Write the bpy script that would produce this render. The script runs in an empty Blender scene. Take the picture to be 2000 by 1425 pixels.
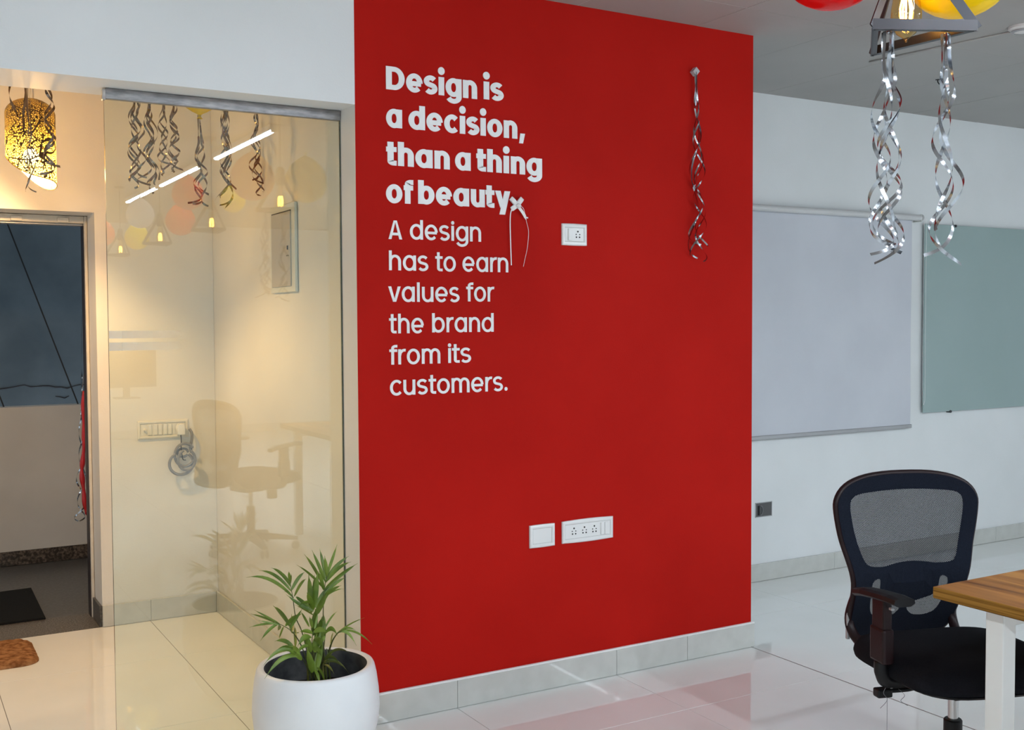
import bpy, bmesh, math, random
from mathutils import Vector, Matrix, Quaternion
R = math.radians
random.seed(7)
sc = bpy.context.scene
C = sc.collection

# ---------------------------------------------------------------- camera, world, exposure
cam = bpy.data.cameras.new('camera'); co = bpy.data.objects.new('camera', cam); C.objects.link(co)
FPX, YAW, PITCH, ROLL = 2114.555, 0.527699, -0.0410008, -0.0050427
fw = Vector((math.sin(YAW)*math.cos(PITCH), math.cos(YAW)*math.cos(PITCH), math.sin(PITCH)))
r0 = Vector((math.cos(YAW), -math.sin(YAW), 0)); u0 = r0.cross(fw)
cr = math.cos(ROLL)*r0 + math.sin(ROLL)*u0; cu = -math.sin(ROLL)*r0 + math.cos(ROLL)*u0
m = Matrix((cr, cu, -fw)).transposed().to_4x4(); m.translation = Vector((0, 0, 1.45))
co.matrix_world = m
cam.sensor_width = 36.0; cam.lens = 36.0*FPX/2000.0; cam.clip_start = 0.05; cam.clip_end = 100
sc.camera = co
w = bpy.data.worlds.new('dusk'); sc.world = w; w.use_nodes = True
w.node_tree.nodes['Background'].inputs[0].default_value = (0.40, 0.50, 0.57, 1)
w.node_tree.nodes['Background'].inputs[1].default_value = 2.5
sc.view_settings.view_transform = 'Standard'; sc.view_settings.look = 'None'
sc.view_settings.exposure = 0.0; sc.view_settings.gamma = 1.0
try: sc.view_settings.use_curve_mapping = False
except Exception: pass
TUBE_STRENGTH = 222.0
LAMP_WATT = 66.0
BULB_STRENGTH = 60.0

# ---------------------------------------------------------------- materials
def mat(name, col, rough=0.5, metal=0.0, spec=0.5, **k):
    M = bpy.data.materials.new(name); M.use_nodes = True
    b = M.node_tree.nodes['Principled BSDF']
    b.inputs['Base Color'].default_value = (*col, 1); b.inputs['Roughness'].default_value = rough
    b.inputs['Metallic'].default_value = metal; b.inputs['Specular IOR Level'].default_value = spec
    for kk, v in k.items(): b.inputs[kk.replace('_', ' ')].default_value = v
    return M
def N(M, t, **k):
    n = M.node_tree.nodes.new(t)
    for kk, v in k.items(): setattr(n, kk, v)
    return n
def L(M, a, b): M.node_tree.links.new(a, b)
def noisy(name, c1, c2, scale, rough=0.5, bump=0.0, detail=4, spec=0.5, stretch=None, bscale=None, lo=.35, hi=.65):
    """base colour wandering between two tones, with fine relief"""
    M = mat(name, c1, rough, spec=spec); b = M.node_tree.nodes['Principled BSDF']
    tc = N(M, 'ShaderNodeTexCoord'); mp = N(M, 'ShaderNodeMapping')
    if stretch: mp.inputs['Scale'].default_value = stretch
    nz = N(M, 'ShaderNodeTexNoise'); nz.inputs['Scale'].default_value = scale; nz.inputs['Detail'].default_value = detail
    rp = N(M, 'ShaderNodeValToRGB'); rp.color_ramp.elements[0].position = lo; rp.color_ramp.elements[1].position = hi
    rp.color_ramp.elements[0].color = (*c1, 1); rp.color_ramp.elements[1].color = (*c2, 1)
    geo = N(M, 'ShaderNodeNewGeometry')
    L(M, geo.outputs['Position'], mp.inputs[0]); L(M, mp.outputs[0], nz.inputs['Vector']); L(M, nz.outputs['Fac'], rp.inputs[0])
    L(M, rp.outputs[0], b.inputs['Base Color'])
    if bump:
        n2 = N(M, 'ShaderNodeTexNoise'); n2.inputs['Scale'].default_value = bscale or scale*6; n2.inputs['Detail'].default_value = 3
        L(M, geo.outputs['Position'], n2.inputs['Vector'])
        bp = N(M, 'ShaderNodeBump'); bp.inputs['Strength'].default_value = bump; bp.inputs['Distance'].default_value = 0.002
        L(M, n2.outputs['Fac'], bp.inputs['Height']); L(M, bp.outputs[0], b.inputs['Normal'])
    return M

WHITE = noisy('white_wall_paint', (.76, .78, .78), (.80, .82, .825), 2.2, .55, .25, bscale=160)
CREAM = noisy('corridor_wall_paint', (.72, .70, .66), (.77, .75, .71), 2.2, .5, .2, bscale=160)
RED = noisy('red_wall_paint', (.430, .0095, .0060), (.465, .0110, .0070), 2.5, .55, .25, bscale=200, spec=.05)
CEIL = noisy('ceiling_board', (.375, .360, .340), (.41, .395, .375), 1.5, .6, .15, bscale=90)
FILL = mat('seam_filler', (.74, .73, .71), .6)
TILE = noisy('polished_floor_tile', (.83, .845, .82), (.87, .88, .86), 3.0, .018, detail=8, spec=.62)
GROUT = mat('grout', (.17, .16, .145), .7)
SKIRT = noisy('grey_skirting_tile', (.54, .545, .51), (.59, .595, .56), 14, .018, detail=8, spec=.5)
WTRIM = mat('white_plaster_line', (.86, .86, .85), .5)
GRANITE = noisy('dark_granite', (.035, .033, .032), (.11, .105, .10), 90, .28, detail=6, lo=.42, hi=.62)
GRANFL = noisy('granite_floor', (.055, .056, .058), (.10, .10, .10), 60, .3, detail=8, lo=.4, hi=.6)
SILLG = noisy('speckled_sill_granite', (.06, .052, .045), (.22, .20, .18), 130, .35, detail=6, lo=.45, hi=.62)
SKIRTG = noisy('brown_granite_skirting', (.030, .024, .020), (.16, .125, .10), 70, .25, detail=7, lo=.42, hi=.68)
PARAPET = noisy('parapet_paint', (.55, .55, .54), (.61, .61, .60), 2.5, .7, .2, bscale=80)
DARKW = None
FRAMEW = noisy('door_frame_paint', (.60, .56, .49), (.70, .66, .58), 9, .4)
METAL = noisy('brushed_metal', (.20, .20, .21), (.33, .325, .33), 22, .38, detail=6, stretch=(1, 1, 5)); METAL.node_tree.nodes['Principled BSDF'].inputs['Metallic'].default_value = .75
PLASTIC = mat('white_switch_plastic', (.80, .81, .80), .22)
CREAMP = mat('ivory_switch_plastic', (.74, .72, .65), .3)
BLACK = mat('black_hole', (.006, .006, .006), .6)
BLKP = mat('black_plastic', (.006, .006, .007), .45, spec=.25)
MAROON = mat('dark_maroon_plastic', (.013, .005, .006), .4, spec=.22)
CHROME = mat('chrome', (.55, .55, .55), .18, 1.0)
SILVER = mat('silver_ribbon', (.40, .42, .45), .22, 1.0)
DKRIB = mat('dark_silver_ribbon', (.22, .17, .13), .26, .9)
LETTER = mat('white_letter_vinyl', (.90, .91, .91), .45)
BLUEF = noisy('dark_navy_fabric', (.004, .006, .012), (.008, .011, .020), 300, .95, .5, bscale=900, spec=.15)
PADF = noisy('black_seat_fabric', (.005, .005, .007), (.009, .009, .012), 250, .95, .5, bscale=700, spec=.12)
LEGW = mat('white_powder_coat', (.78, .79, .77), .35)
POTW = noisy('white_pot_paint', (.74, .76, .78), (.80, .82, .83), 5, .42, .1, bscale=120)
POTIN = noisy('raw_pot_inside', (.025, .027, .03), (.10, .10, .10), 14, .9, .5, bscale=50)
SOIL = noisy('soil', (.010, .006, .004), (.035, .02, .013), 40, 1.0, .8, bscale=120, spec=.1)
LEAF = noisy('palm_leaf', (.065, .125, .008), (.17, .25, .028), 16, .42, detail=3)
LEAFY = noisy('yellowing_palm_leaf', (.16, .13, .03), (.09, .12, .02), 12, .45)
STEMM = noisy('palm_stem', (.10, .11, .03), (.05, .075, .018), 30, .45)
MATB = noisy('black_rubber_mat', (.006, .007, .008), (.014, .015, .016), 220, .9, .8, bscale=500, spec=.15)
MATBR = noisy('brown_pile_mat', (.17, .070, .026), (.40, .20, .09), 38, 1.0, 1.0, bscale=320, spec=.1, detail=7)
BLACKMET = mat('black_metal', (.05, .05, .055), .33, .7)
CONDUIT = mat('grey_conduit', (.20, .20, .21), .5)
WIRE = mat('black_wire', (.015, .008, .010), .4)
BOARD = noisy('frosted_green_glass_board', (.315, .415, .40), (.34, .44, .43), 1.5, .12)
BLIND = noisy('roller_blind_fabric', (.59, .61, .66), (.63, .65, .70), 3, .85, .3, bscale=420)
ALU = mat('aluminium_rail', (.42, .42, .43), .4, .5)
PANELG = mat('panel_door_paint', (.46, .43, .38), .4)
PANELF = mat('panel_frame_paint', (.66, .68, .64), .35)
TAPE = mat('clear_tape', (.5, .5, .52), .15)
SATIN = mat('white_satin_ribbon', (.85, .84, .83), .25)
SEAM = mat('balloon_knot', (.5, .35, .05), .4)

def balloon_mat(name, col, trans=.5):
    M = mat(name, col, .16); b = M.node_tree.nodes['Principled BSDF']; out = M.node_tree.nodes['Material Output']
    t = N(M, 'ShaderNodeBsdfTranslucent'); t.inputs[0].default_value = (*col, 1)
    mx = N(M, 'ShaderNodeMixShader'); mx.inputs[0].default_value = trans
    L(M, b.outputs[0], mx.inputs[1]); L(M, t.outputs[0], mx.inputs[2]); L(M, mx.outputs[0], out.inputs[0]); return M
BRED = balloon_mat('red_balloon', (.80, .012, .012)); BYEL = balloon_mat('yellow_balloon', (.95, .76, .015)); BWHT = balloon_mat('white_balloon', (.85, .85, .84))

def emit(name, col, s):
    M = bpy.data.materials.new(name); M.use_nodes = True; nt = M.node_tree; nt.nodes.remove(nt.nodes['Principled BSDF'])
    e = nt.nodes.new('ShaderNodeEmission'); e.inputs[0].default_value = (*col, 1); e.inputs[1].default_value = s
    nt.links.new(e.outputs[0], nt.nodes['Material Output'].inputs[0]); return M
TUBE = emit('lit_led_tube', (.85, .955, 1.06), TUBE_STRENGTH)
FIL = emit('lit_filament', (1.0, .50, .12), BULB_STRENGTH)
FILC = emit('lit_lamp_bulb', (1.0, .80, .50), 30)

def glassy(name, tint, ior_f0=.04, rough=0.0, spec_gain=1.0):
    """thin clear sheet: transparent body, Fresnel reflection"""
    M = bpy.data.materials.new(name); M.use_nodes = True; nt = M.node_tree; nt.nodes.remove(nt.nodes['Principled BSDF'])
    tr = N(M, 'ShaderNodeBsdfTransparent'); tr.inputs[0].default_value = (*tint, 1)
    gl = N(M, 'ShaderNodeBsdfGlossy'); gl.inputs['Roughness'].default_value = rough
    lw = N(M, 'ShaderNodeLayerWeight'); lw.inputs[0].default_value = .5
    p = N(M, 'ShaderNodeMath', operation='POWER'); p.inputs[1].default_value = 5
    mr = N(M, 'ShaderNodeMapRange'); mr.inputs['To Min'].default_value = ior_f0; mr.inputs['To Max'].default_value = 1
    L(M, lw.outputs['Facing'], p.inputs[0]); L(M, p.outputs[0], mr.inputs[0])
    mx = N(M, 'ShaderNodeMixShader'); L(M, mr.outputs[0], mx.inputs[0]); L(M, tr.outputs[0], mx.inputs[1]); L(M, gl.outputs[0], mx.inputs[2])
    L(M, mx.outputs[0], nt.nodes['Material Output'].inputs[0]); return M
GLASS = glassy('partition_glass', (.95, .985, .945), .068)
GEDGE = mat('dark_glass_edge', (.05, .075, .06), .15)
AMBER = glassy('amber_bulb_glass', (1.0, .86, .55), .05)

# wood table: streaky two-tone laminate running along Y
def wood(name, axis, c):
    M = mat(name, c[0], .42, spec=.12); b = M.node_tree.nodes['Principled BSDF']; geo = N(M, 'ShaderNodeNewGeometry')
    mp = N(M, 'ShaderNodeMapping'); mp.inputs['Scale'].default_value = axis
    n1 = N(M, 'ShaderNodeTexNoise'); n1.inputs['Scale'].default_value = 1; n1.inputs['Detail'].default_value = 6; n1.inputs['Distortion'].default_value = .6
    rp = N(M, 'ShaderNodeValToRGB'); e = rp.color_ramp.elements
    e[0].position = .34; e[0].color = (*c[0], 1); e[1].position = .66; e[1].color = (*c[2], 1); x = e.new(.5); x.color = (*c[1], 1)
    L(M, geo.outputs['Position'], mp.inputs[0]); L(M, mp.outputs[0], n1.inputs['Vector']); L(M, n1.outputs['Fac'], rp.inputs[0]); L(M, rp.outputs[0], b.inputs['Base Color'])
    return M
WOODT = wood('walnut_laminate_top', (15, 1.6, 1), ((.15, .055, .018), (.36, .155, .042), (.58, .29, .078)))
WOODE = wood('walnut_laminate_edge', (3, 2.0, 130), ((.10, .04, .006), (.25, .12, .02), (.34, .17, .035)))

# cracked dark outer wall across the gap
def make_darkw():
    M = mat('stained_dark_render', (.10, .13, .15), .9); b = M.node_tree.nodes['Principled BSDF']; geo = N(M, 'ShaderNodeNewGeometry')
    n1 = N(M, 'ShaderNodeTexNoise'); n1.inputs['Scale'].default_value = 3; n1.inputs['Detail'].default_value = 8
    rp = N(M, 'ShaderNodeValToRGB'); rp.color_ramp.elements[0].position = .3; rp.color_ramp.elements[1].position = .7
    rp.color_ramp.elements[0].color = (.10, .125, .145, 1); rp.color_ramp.elements[1].color = (.165, .195, .22, 1)
    L(M, geo.outputs['Position'], n1.inputs['Vector']); L(M, n1.outputs['Fac'], rp.inputs[0]); L(M, rp.outputs[0], b.inputs['Base Color']); return M
DARKW = make_darkw()

# chair netting: threads with gaps between
def make_net():
    M = mat('chair_netting', (.012, .013, .018), .8, spec=.2); b = M.node_tree.nodes['Principled BSDF']; nt = M.node_tree
    tc = N(M, 'ShaderNodeTexCoord'); sp = N(M, 'ShaderNodeSeparateXYZ'); L(M, tc.outputs['Object'], sp.inputs[0])
    def stripes(sgn, pitch, duty):
        z = N(M, 'ShaderNodeMath', operation='MULTIPLY'); z.inputs[1].default_value = sgn; L(M, sp.outputs['Z'], z.inputs[0])
        a = N(M, 'ShaderNodeMath', operation='ADD'); L(M, sp.outputs['X'], a.inputs[0]); L(M, z.outputs[0], a.inputs[1])
        d = N(M, 'ShaderNodeMath', operation='DIVIDE'); d.inputs[1].default_value = pitch; L(M, a.outputs[0], d.inputs[0])
        f = N(M, 'ShaderNodeMath', operation='FRACT'); L(M, d.outputs[0], f.inputs[0])
        l = N(M, 'ShaderNodeMath', operation='LESS_THAN'); l.inputs[1].default_value = duty; L(M, f.outputs[0], l.inputs[0]); return l
    s1 = stripes(-1.25, .0062, .58); s2 = stripes(1.25, .0050, .42)
    mx = N(M, 'ShaderNodeMath', operation='MAXIMUM'); L(M, s1.outputs[0], mx.inputs[0]); L(M, s2.outputs[0], mx.inputs[1])
    t = N(M, 'ShaderNodeBsdfTransparent'); ms = N(M, 'ShaderNodeMixShader')
    L(M, mx.outputs[0], ms.inputs[0]); L(M, t.outputs[0], ms.inputs[1]); L(M, b.outputs[0], ms.inputs[2]); L(M, ms.outputs[0], nt.nodes['Material Output'].inputs[0]); return M
NET = make_net()

# pierced lamp shell: vein network of brown metal over a translucent yellow liner
def make_shade():
    M = bpy.data.materials.new('pierced_shade'); M.use_nodes = True; nt = M.node_tree; b = nt.nodes['Principled BSDF']
    b.inputs['Base Color'].default_value = (.09, .055, .025, 1); b.inputs['Roughness'].default_value = .5; b.inputs['Metallic'].default_value = .3
    tc = N(M, 'ShaderNodeTexCoord')
    nz = N(M, 'ShaderNodeTexNoise'); nz.inputs['Scale'].default_value = 18
    ad = N(M, 'ShaderNodeMix', data_type='VECTOR') if False else None
    v = N(M, 'ShaderNodeTexVoronoi', feature='DISTANCE_TO_EDGE'); v.inputs['Scale'].default_value = 125
    v2 = N(M, 'ShaderNodeTexVoronoi', feature='DISTANCE_TO_EDGE'); v2.inputs['Scale'].default_value = 11
    L(M, tc.outputs['Object'], v.inputs['Vector']); L(M, tc.outputs['Object'], v2.inputs['Vector'])
    l1 = N(M, 'ShaderNodeMath', operation='LESS_THAN'); l1.inputs[1].default_value = .14; L(M, v.outputs['Distance'], l1.inputs[0])
    l2 = N(M, 'ShaderNodeMath', operation='LESS_THAN'); l2.inputs[1].default_value = .022; L(M, v2.outputs['Distance'], l2.inputs[0])
    mx = N(M, 'ShaderNodeMath', operation='MAXIMUM'); L(M, l1.outputs[0], mx.inputs[0]); L(M, l2.outputs[0], mx.inputs[1])
    t = N(M, 'ShaderNodeBsdfTranslucent'); t.inputs[0].default_value = (.34, .25, .035, 1)
    tp = N(M, 'ShaderNodeBsdfTransparent'); tp.inputs[0].default_value = (1, .9, .6, 1)
    m0 = N(M, 'ShaderNodeMixShader'); m0.inputs[0].default_value = .42
    df = N(M, 'ShaderNodeBsdfDiffuse'); df.inputs[0].default_value = (.85, .72, .35, 1); ma = N(M, 'ShaderNodeMixShader'); ma.inputs[0].default_value = .45
    L(M, t.outputs[0], ma.inputs[1]); L(M, df.outputs[0], ma.inputs[2]); L(M, ma.outputs[0], m0.inputs[1]); L(M, tp.outputs[0], m0.inputs[2])
    ms = N(M, 'ShaderNodeMixShader'); L(M, mx.outputs[0], ms.inputs[0]); L(M, m0.outputs[0], ms.inputs[1]); L(M, b.outputs[0], ms.inputs[2])
    L(M, ms.outputs[0], nt.nodes['Material Output'].inputs[0]); return M
SHADE = make_shade()

# frosted stripe film that thins out along its length
def make_frost():
    M = mat('frosted_film', (.62, .62, .60), .7); b = M.node_tree.nodes['Principled BSDF']; nt = M.node_tree
    tc = N(M, 'ShaderNodeTexCoord'); sp = N(M, 'ShaderNodeSeparateXYZ'); L(M, tc.outputs['Object'], sp.inputs[0])
    mr = N(M, 'ShaderNodeMapRange'); mr.inputs['From Min'].default_value = 0; mr.inputs['From Max'].default_value = .24
    mr.inputs['To Min'].default_value = .42; mr.inputs['To Max'].default_value = 0.0; L(M, sp.outputs['X'], mr.inputs[0])
    t = N(M, 'ShaderNodeBsdfTransparent'); ms = N(M, 'ShaderNodeMixShader'); L(M, mr.outputs[0], ms.inputs[0]); L(M, t.outputs[0], ms.inputs[1]); L(M, b.outputs[0], ms.inputs[2])
    L(M, ms.outputs[0], nt.nodes['Material Output'].inputs[0]); return M
FROST = make_frost()

# ---------------------------------------------------------------- mesh helpers
def finish(name, bm, m, parent=None, smooth=False, normals=True):
    if normals: bmesh.ops.recalc_face_normals(bm, faces=bm.faces)
    me = bpy.data.meshes.new(name); bm.to_mesh(me); bm.free()
    for mm in (m if isinstance(m, (list, tuple)) else [m]): me.materials.append(mm)
    if smooth:
        for p in me.polygons: p.use_smooth = True
    o = bpy.data.objects.new(name, me); C.objects.link(o)
    if parent: o.parent = parent
    return o
def tag(o, label=None, cat=None, group=None, kind=None):
    if label: o['label'] = label
    if cat: o['category'] = cat
    if group: o['group'] = group
    if kind: o['kind'] = kind
    return o
def thing(name, label, cat, loc=(0, 0, 0), rz=0, group=None):
    o = bpy.data.objects.new(name, None); C.objects.link(o); o.location = loc; o.rotation_euler = (0, 0, rz); o.empty_display_size = .1
    return tag(o, label, cat, group)
def struct(name, bm, m, parent=None):
    o = finish(name, bm, m, parent)
    if not parent: o['kind'] = 'structure'
    return o
def copy_tree(o, parent=None):
    c = o.copy(); C.objects.link(c); c.parent = parent
    for ch in list(o.children): copy_tree(ch, c)
    return c
def box(bm, x0, x1, y0, y1, z0, z1, mi=0, M=None):
    v = [bm.verts.new((x, y, z)) for x in (x0, x1) for y in (y0, y1) for z in (z0, z1)]
    if M is not None:
        for q in v: q.co = M @ q.co
    F = [(0, 1, 3, 2), (4, 6, 7, 5), (0, 4, 5, 1), (2, 3, 7, 6), (0, 2, 6, 4), (1, 5, 7, 3)]
    fs = [bm.faces.new([v[i] for i in f]) for f in F]
    for f in fs: f.material_index = mi
    return fs
def B(*a, **k):
    bm = bmesh.new(); box(bm, *a, **k); return bm
def bevbox(x0, x1, y0, y1, z0, z1, r=.003, seg=2):
    bm = B(x0, x1, y0, y1, z0, z1)
    bmesh.ops.bevel(bm, geom=bm.edges[:], offset=r, segments=seg, affect='EDGES', profile=.5); return bm
def lathe(bm, prof, n=32, cx=0, cy=0, cap=True, M=None):
    rings = []
    for (r, z) in prof:
        if r < 1e-6: rings.append([bm.verts.new((cx, cy, z))])
        else: rings.append([bm.verts.new((cx+r*math.cos(2*math.pi*i/n), cy+r*math.sin(2*math.pi*i/n), z)) for i in range(n)])
    if M is not None:
        for rr in rings:
            for v in rr: v.co = M @ v.co
    for a, b in zip(rings, rings[1:]):
        for i in range(n):
            j = (i+1) % n
            if len(a) == 1 and len(b) == 1: continue
            if len(a) == 1: bm.faces.new((a[0], b[i], b[j]))
            elif len(b) == 1: bm.faces.new((a[i], a[j], b[0]))
            else: bm.faces.new((a[i], a[j], b[j], b[i]))
    if cap:
        if len(rings[0]) > 1: bm.faces.new(rings[0])
        if len(rings[-1]) > 1: bm.faces.new(rings[-1])
    return rings
def smooth_path(P, k=6):
    P = [Vector(p) for p in P]; out = []
    for i in range(len(P)-1):
        p0 = P[max(i-1, 0)]; p1 = P[i]; p2 = P[i+1]; p3 = P[min(i+2, len(P)-1)]
        for j in range(k):
            t = j/k; out.append(.5*((2*p1)+(-p0+p2)*t+(2*p0-5*p1+4*p2-p3)*t*t+(-p0+3*p1-3*p2+p3)*t**3))
    out.append(P[-1]); return out
def tube(bm, P, r, n=8, closed=False, cap=True):
    P = [Vector(p) for p in P]; rings = []; up = None
    for i, p in enumerate(P):
        if closed: t = P[(i+1) % len(P)]-P[i-1]
        else: t = P[min(i+1, len(P)-1)]-P[max(i-1, 0)]
        t.normalize()
        if up is None: up = t.orthogonal().normalized()
        else: up = (up-up.dot(t)*t).normalized()
        s = t.cross(up); rr = r[i] if isinstance(r, (list, tuple)) else r
        rings.append([bm.verts.new(p+rr*(math.cos(2*math.pi*k/n)*up+math.sin(2*math.pi*k/n)*s)) for k in range(n)])
    m = len(rings)
    for i in range(m if closed else m-1):
        a, b = rings[i], rings[(i+1) % m]
        for k in range(n): bm.faces.new((a[k], a[(k+1) % n], b[(k+1) % n], b[k]))
    if cap and not closed: bm.faces.new(rings[0]); bm.faces.new(rings[-1])
def strip(bm, P, Wd, wid):
    """flat band along P, width direction Wd[i]"""
    pr = None
    for i, (p, d) in enumerate(zip(P, Wd)):
        ww = wid[i] if isinstance(wid, (list, tuple)) else wid
        a = bm.verts.new(p-d*ww/2); b = bm.verts.new(p+d*ww/2)
        if pr: bm.faces.new((pr[0], pr[1], b, a))
        pr = (a, b)
def inpoly_fill(bm, loops):
    es = []
    for lp in loops:
        vs = [bm.verts.new((x, 0, z)) for x, z in lp]
        es += [bm.edges.new((vs[i], vs[(i+1) % len(vs)])) for i in range(len(vs))]
    bmesh.ops.triangle_fill(bm, use_beauty=True, use_dissolve=False, edges=es)
def rounded(pts, k=5):
    """closed Catmull-Rom loop through 2-D points"""
    n = len(pts); out = []
    for i in range(n):
        p0, p1, p2, p3 = (Vector(pts[(i+j) % n]) for j in (-1, 0, 1, 2))
        for j in range(k):
            t = j/k; q = .5*((2*p1)+(-p0+p2)*t+(2*p0-5*p1+4*p2-p3)*t*t+(-p0+3*p1-3*p2+p3)*t**3); out.append((q.x, q.y))
    return out

# ---------------------------------------------------------------- room shell
D, DG, DS, DB, DR = 3.575, 3.715, 3.838, 5.402, 4.456
XL, XJ, XC, XE = -2.6, 1.453, 1.433, 3.304       # opening left, jamb, corridor wall, red wall end
ZC, ZO = 2.68, 2.208
XW0, XW1, YW0 = -3.4, 8.2, -6.6

# red wall block (front face red, the rest white)
bm = bmesh.new()
pts = [(XJ, D), (XE, D), (XE, DR+.1), (XE-.0, 5.5), (XC, 5.5)]
bot = [bm.verts.new((x, y, 0)) for x, y in pts]; top = [bm.verts.new((x, y, ZC)) for x, y in pts]
for i in range(len(pts)):
    j = (i+1) % len(pts); f = bm.faces.new((bot[i], bot[j], top[j], top[i])); f.material_index = 1 if i == 0 else (2 if i == 4 else 0)
bm.faces.new(bot); bm.faces.new(top)
wall_center = struct('wall_center', bm, [WHITE, RED, CREAM])
# white wall over and beside the opening
bm = bmesh.new(); box(bm, XL, XJ, D, DS, ZO, ZC); box(bm, XW0, XL, D, DS, 0, ZC)
struct('wall_front', bm, WHITE)
# corridor walls
bm = bmesh.new()
DXR = .881; ZDO = 1.967; DF = 5.70
box(bm, DXR, XC, DB, DF, 0, ZC); box(bm, -.16, DXR, DB, DF, ZDO, ZC); box(bm, XL, -.16, DB, DF, 0, ZC)
struct('wall_corridor', bm, CREAM)
struct('wall_corridor_left', B(XL-.1, XL, DS, DF, 0, ZC), CREAM)
struct('wall_right_front', B(XE, XW1, DR, DR+.15, 0, ZC), WHITE)
struct('wall_right', B(XW1, XW1+.15, YW0, DR+.15, 0, ZC), WHITE)
struct('wall_left', B(XW0-.15, XW0, YW0, DS, 0, ZC), WHITE)
struct('wall_back', B(XW0, XW1, YW0-.15, YW0, 0, ZC), WHITE)

# floor: slab + individual polished tiles with recessed grout
floor = struct('floor', B(XW0, XW1, YW0, DB, -.10, -.002), GROUT)
TX, TY, GX, GY = .733, .828, 1.10, 3.112
g = .0011
tm = {}
def tile_mesh(w, h):
    key = (round(w, 3), round(h, 3))
    if key not in tm:
        bm = bmesh.new(); box(bm, 0, w, 0, h, -.004, 0)
        bmesh.ops.bevel(bm, geom=[e for e in bm.edges if all(v.co.z > -.001 for v in e.verts)], offset=.0006, segments=1, affect='EDGES')
        bmesh.ops.recalc_face_normals(bm, faces=bm.faces)
        me = bpy.data.meshes.new('floor_tile'); bm.to_mesh(me); bm.free(); me.materials.append(TILE); tm[key] = me
    return tm[key]
def lay(x0, x1, y0, y1, xb0, xb1, yb0, yb1):
    a, b = max(x0, xb0), min(x1, xb1); c, d = max(y0, yb0), min(y1, yb1)
    if b-a < .02 or d-c < .02: return
    o = bpy.data.objects.new('floor_tile', tile_mesh(b-a-2*g, d-c-2*g)); C.objects.link(o); o.parent = floor; o.location = (a+g, c+g, 0)
i0 = math.floor((XW0-GX)/TX); i1 = math.ceil((XW1-GX)/TX)
for i in range(i0, i1):
    for j in range(-12, 4):
        x0, x1, y0, y1 = GX+i*TX, GX+(i+1)*TX, GY+j*TY, GY+(j+1)*TY
        if y0 >= 4.7: y0, y1 = y0, y1
        if x1 <= XC+.7 and x0 < XC:      # column of tiles that runs into the corridor
            lay(x0, x1, y0, y1, XW0, XW1, YW0, D)
            lay(x0, x1, y0, y1, XL, XJ-.005, D, DB)
        elif x0 >= XE-.02: lay(x0, x1, y0, y1, XE, XW1, YW0, DR)
        else: lay(x0, x1, y0, y1, XW0, XW1, YW0, D)

# ceiling: lighter slab with boards hung below it, seams between
ceiling = struct('ceiling', B(XW0, XW1, YW0, DB+.3, ZC+.0004, ZC+.12), FILL)
PXs, PYs = .60, 1.20
cm = {}
for i in range(-12, 9):
    for j in range(-9, 2):
        x0, x1, y0, y1 = 3.59+i*PXs, 3.59+(i+1)*PXs, 3.275+j*PYs, 3.275+(j+1)*PYs
        a, b, c, d = max(x0, XW0), min(x1, XW1), max(y0, YW0), min(y1, DR if x0 > 2.9 else D)
        if b-a < .05 or d-c < .05: continue
        key = (round(b-a, 3), round(d-c, 3))
        if key not in cm:
            bm = B(0.0016, b-a-.0016, .0016, d-c-.0016, 0, .006); bmesh.ops.recalc_face_normals(bm, faces=bm.faces)
            me = bpy.data.meshes.new('ceiling_board'); bm.to_mesh(me); bm.free(); me.materials.append(CEIL); cm[key] = me
        o = bpy.data.objects.new('ceiling_board', cm[key]); C.objects.link(o); o.parent = ceiling
        o.location = (a, c, ZC-random.uniform(.0002, .0010))
struct('ceiling_corridor', B(XL, XC, DS, DB, ZC-.02, ZC+.003), CREAM)

# skirting: tiles with a white plaster line on top
def skirt(name, p0, p1, joints, h=.104, t=.012, m=SKIRT, line=False, n=None):
    p0, p1 = Vector(p0), Vector(p1); d = (p1-p0); ln = d.length; d.normalize(); nn = Vector(n)
    root = bpy.data.objects.new(name, None); C.objects.link(root); root['kind'] = 'structure'; root.location = (p0.x, p0.y, 0); root.empty_display_size = .1
    rz = math.atan2(d.y, d.x); root.rotation_euler = (0, 0, rz)
    side = 1 if Vector((-d.y, d.x)).dot(nn) > 0 else -1
    js = [0]+list(joints)+[ln]
    for a, b in zip(js, js[1:]):
        bm = bevbox(a+.0006, b-.0006, *(sorted((0, side*t))), .0015, h, .0012, 1)
        finish('skirting_tile', bm, m, root)
    if line:
        bm = bevbox(0, ln, *(sorted((0, side*(t+.0005)))), h, h+.0075, .002, 1); finish('plaster_line', bm, WTRIM, root)
    return root
skirt('baseboard_center', (XJ, D), (XE+.012, D), [1.834-XJ, 2.565-XJ, 2.935-XJ], line=True, n=(0, -1))
skirt('baseboard_right', (XE, DR), (XW1, DR), [.733*k-.02 for k in range(1, 7)], h=.097, n=(0, -1))
skirt('baseboard_corridor_right', (XJ-.0018, DG+.03), (XC, DB), [.22, 1.053], n=(-1, 0))
skirt('baseboard_corridor_back', (DXR, DB), (XC-.012, DB), [.222], n=(0, -1))
skirt('baseboard_jamb', (XJ, D+.0), (XJ, DG-.02), [], n=(-1, 0))
skirt('baseboard_door', (DXR, DB), (DXR, DF-.08), [], h=.100, m=GRANITE, n=(-1, 0))
skirt('baseboard_left', (XW0, YW0), (XW0, D), [.733*k for k in range(1, 13)], n=(1, 0))
skirt('baseboard_back', (XW0, YW0), (XW1, YW0), [.9*k for k in range(1, 12)], n=(0, 1))

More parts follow.
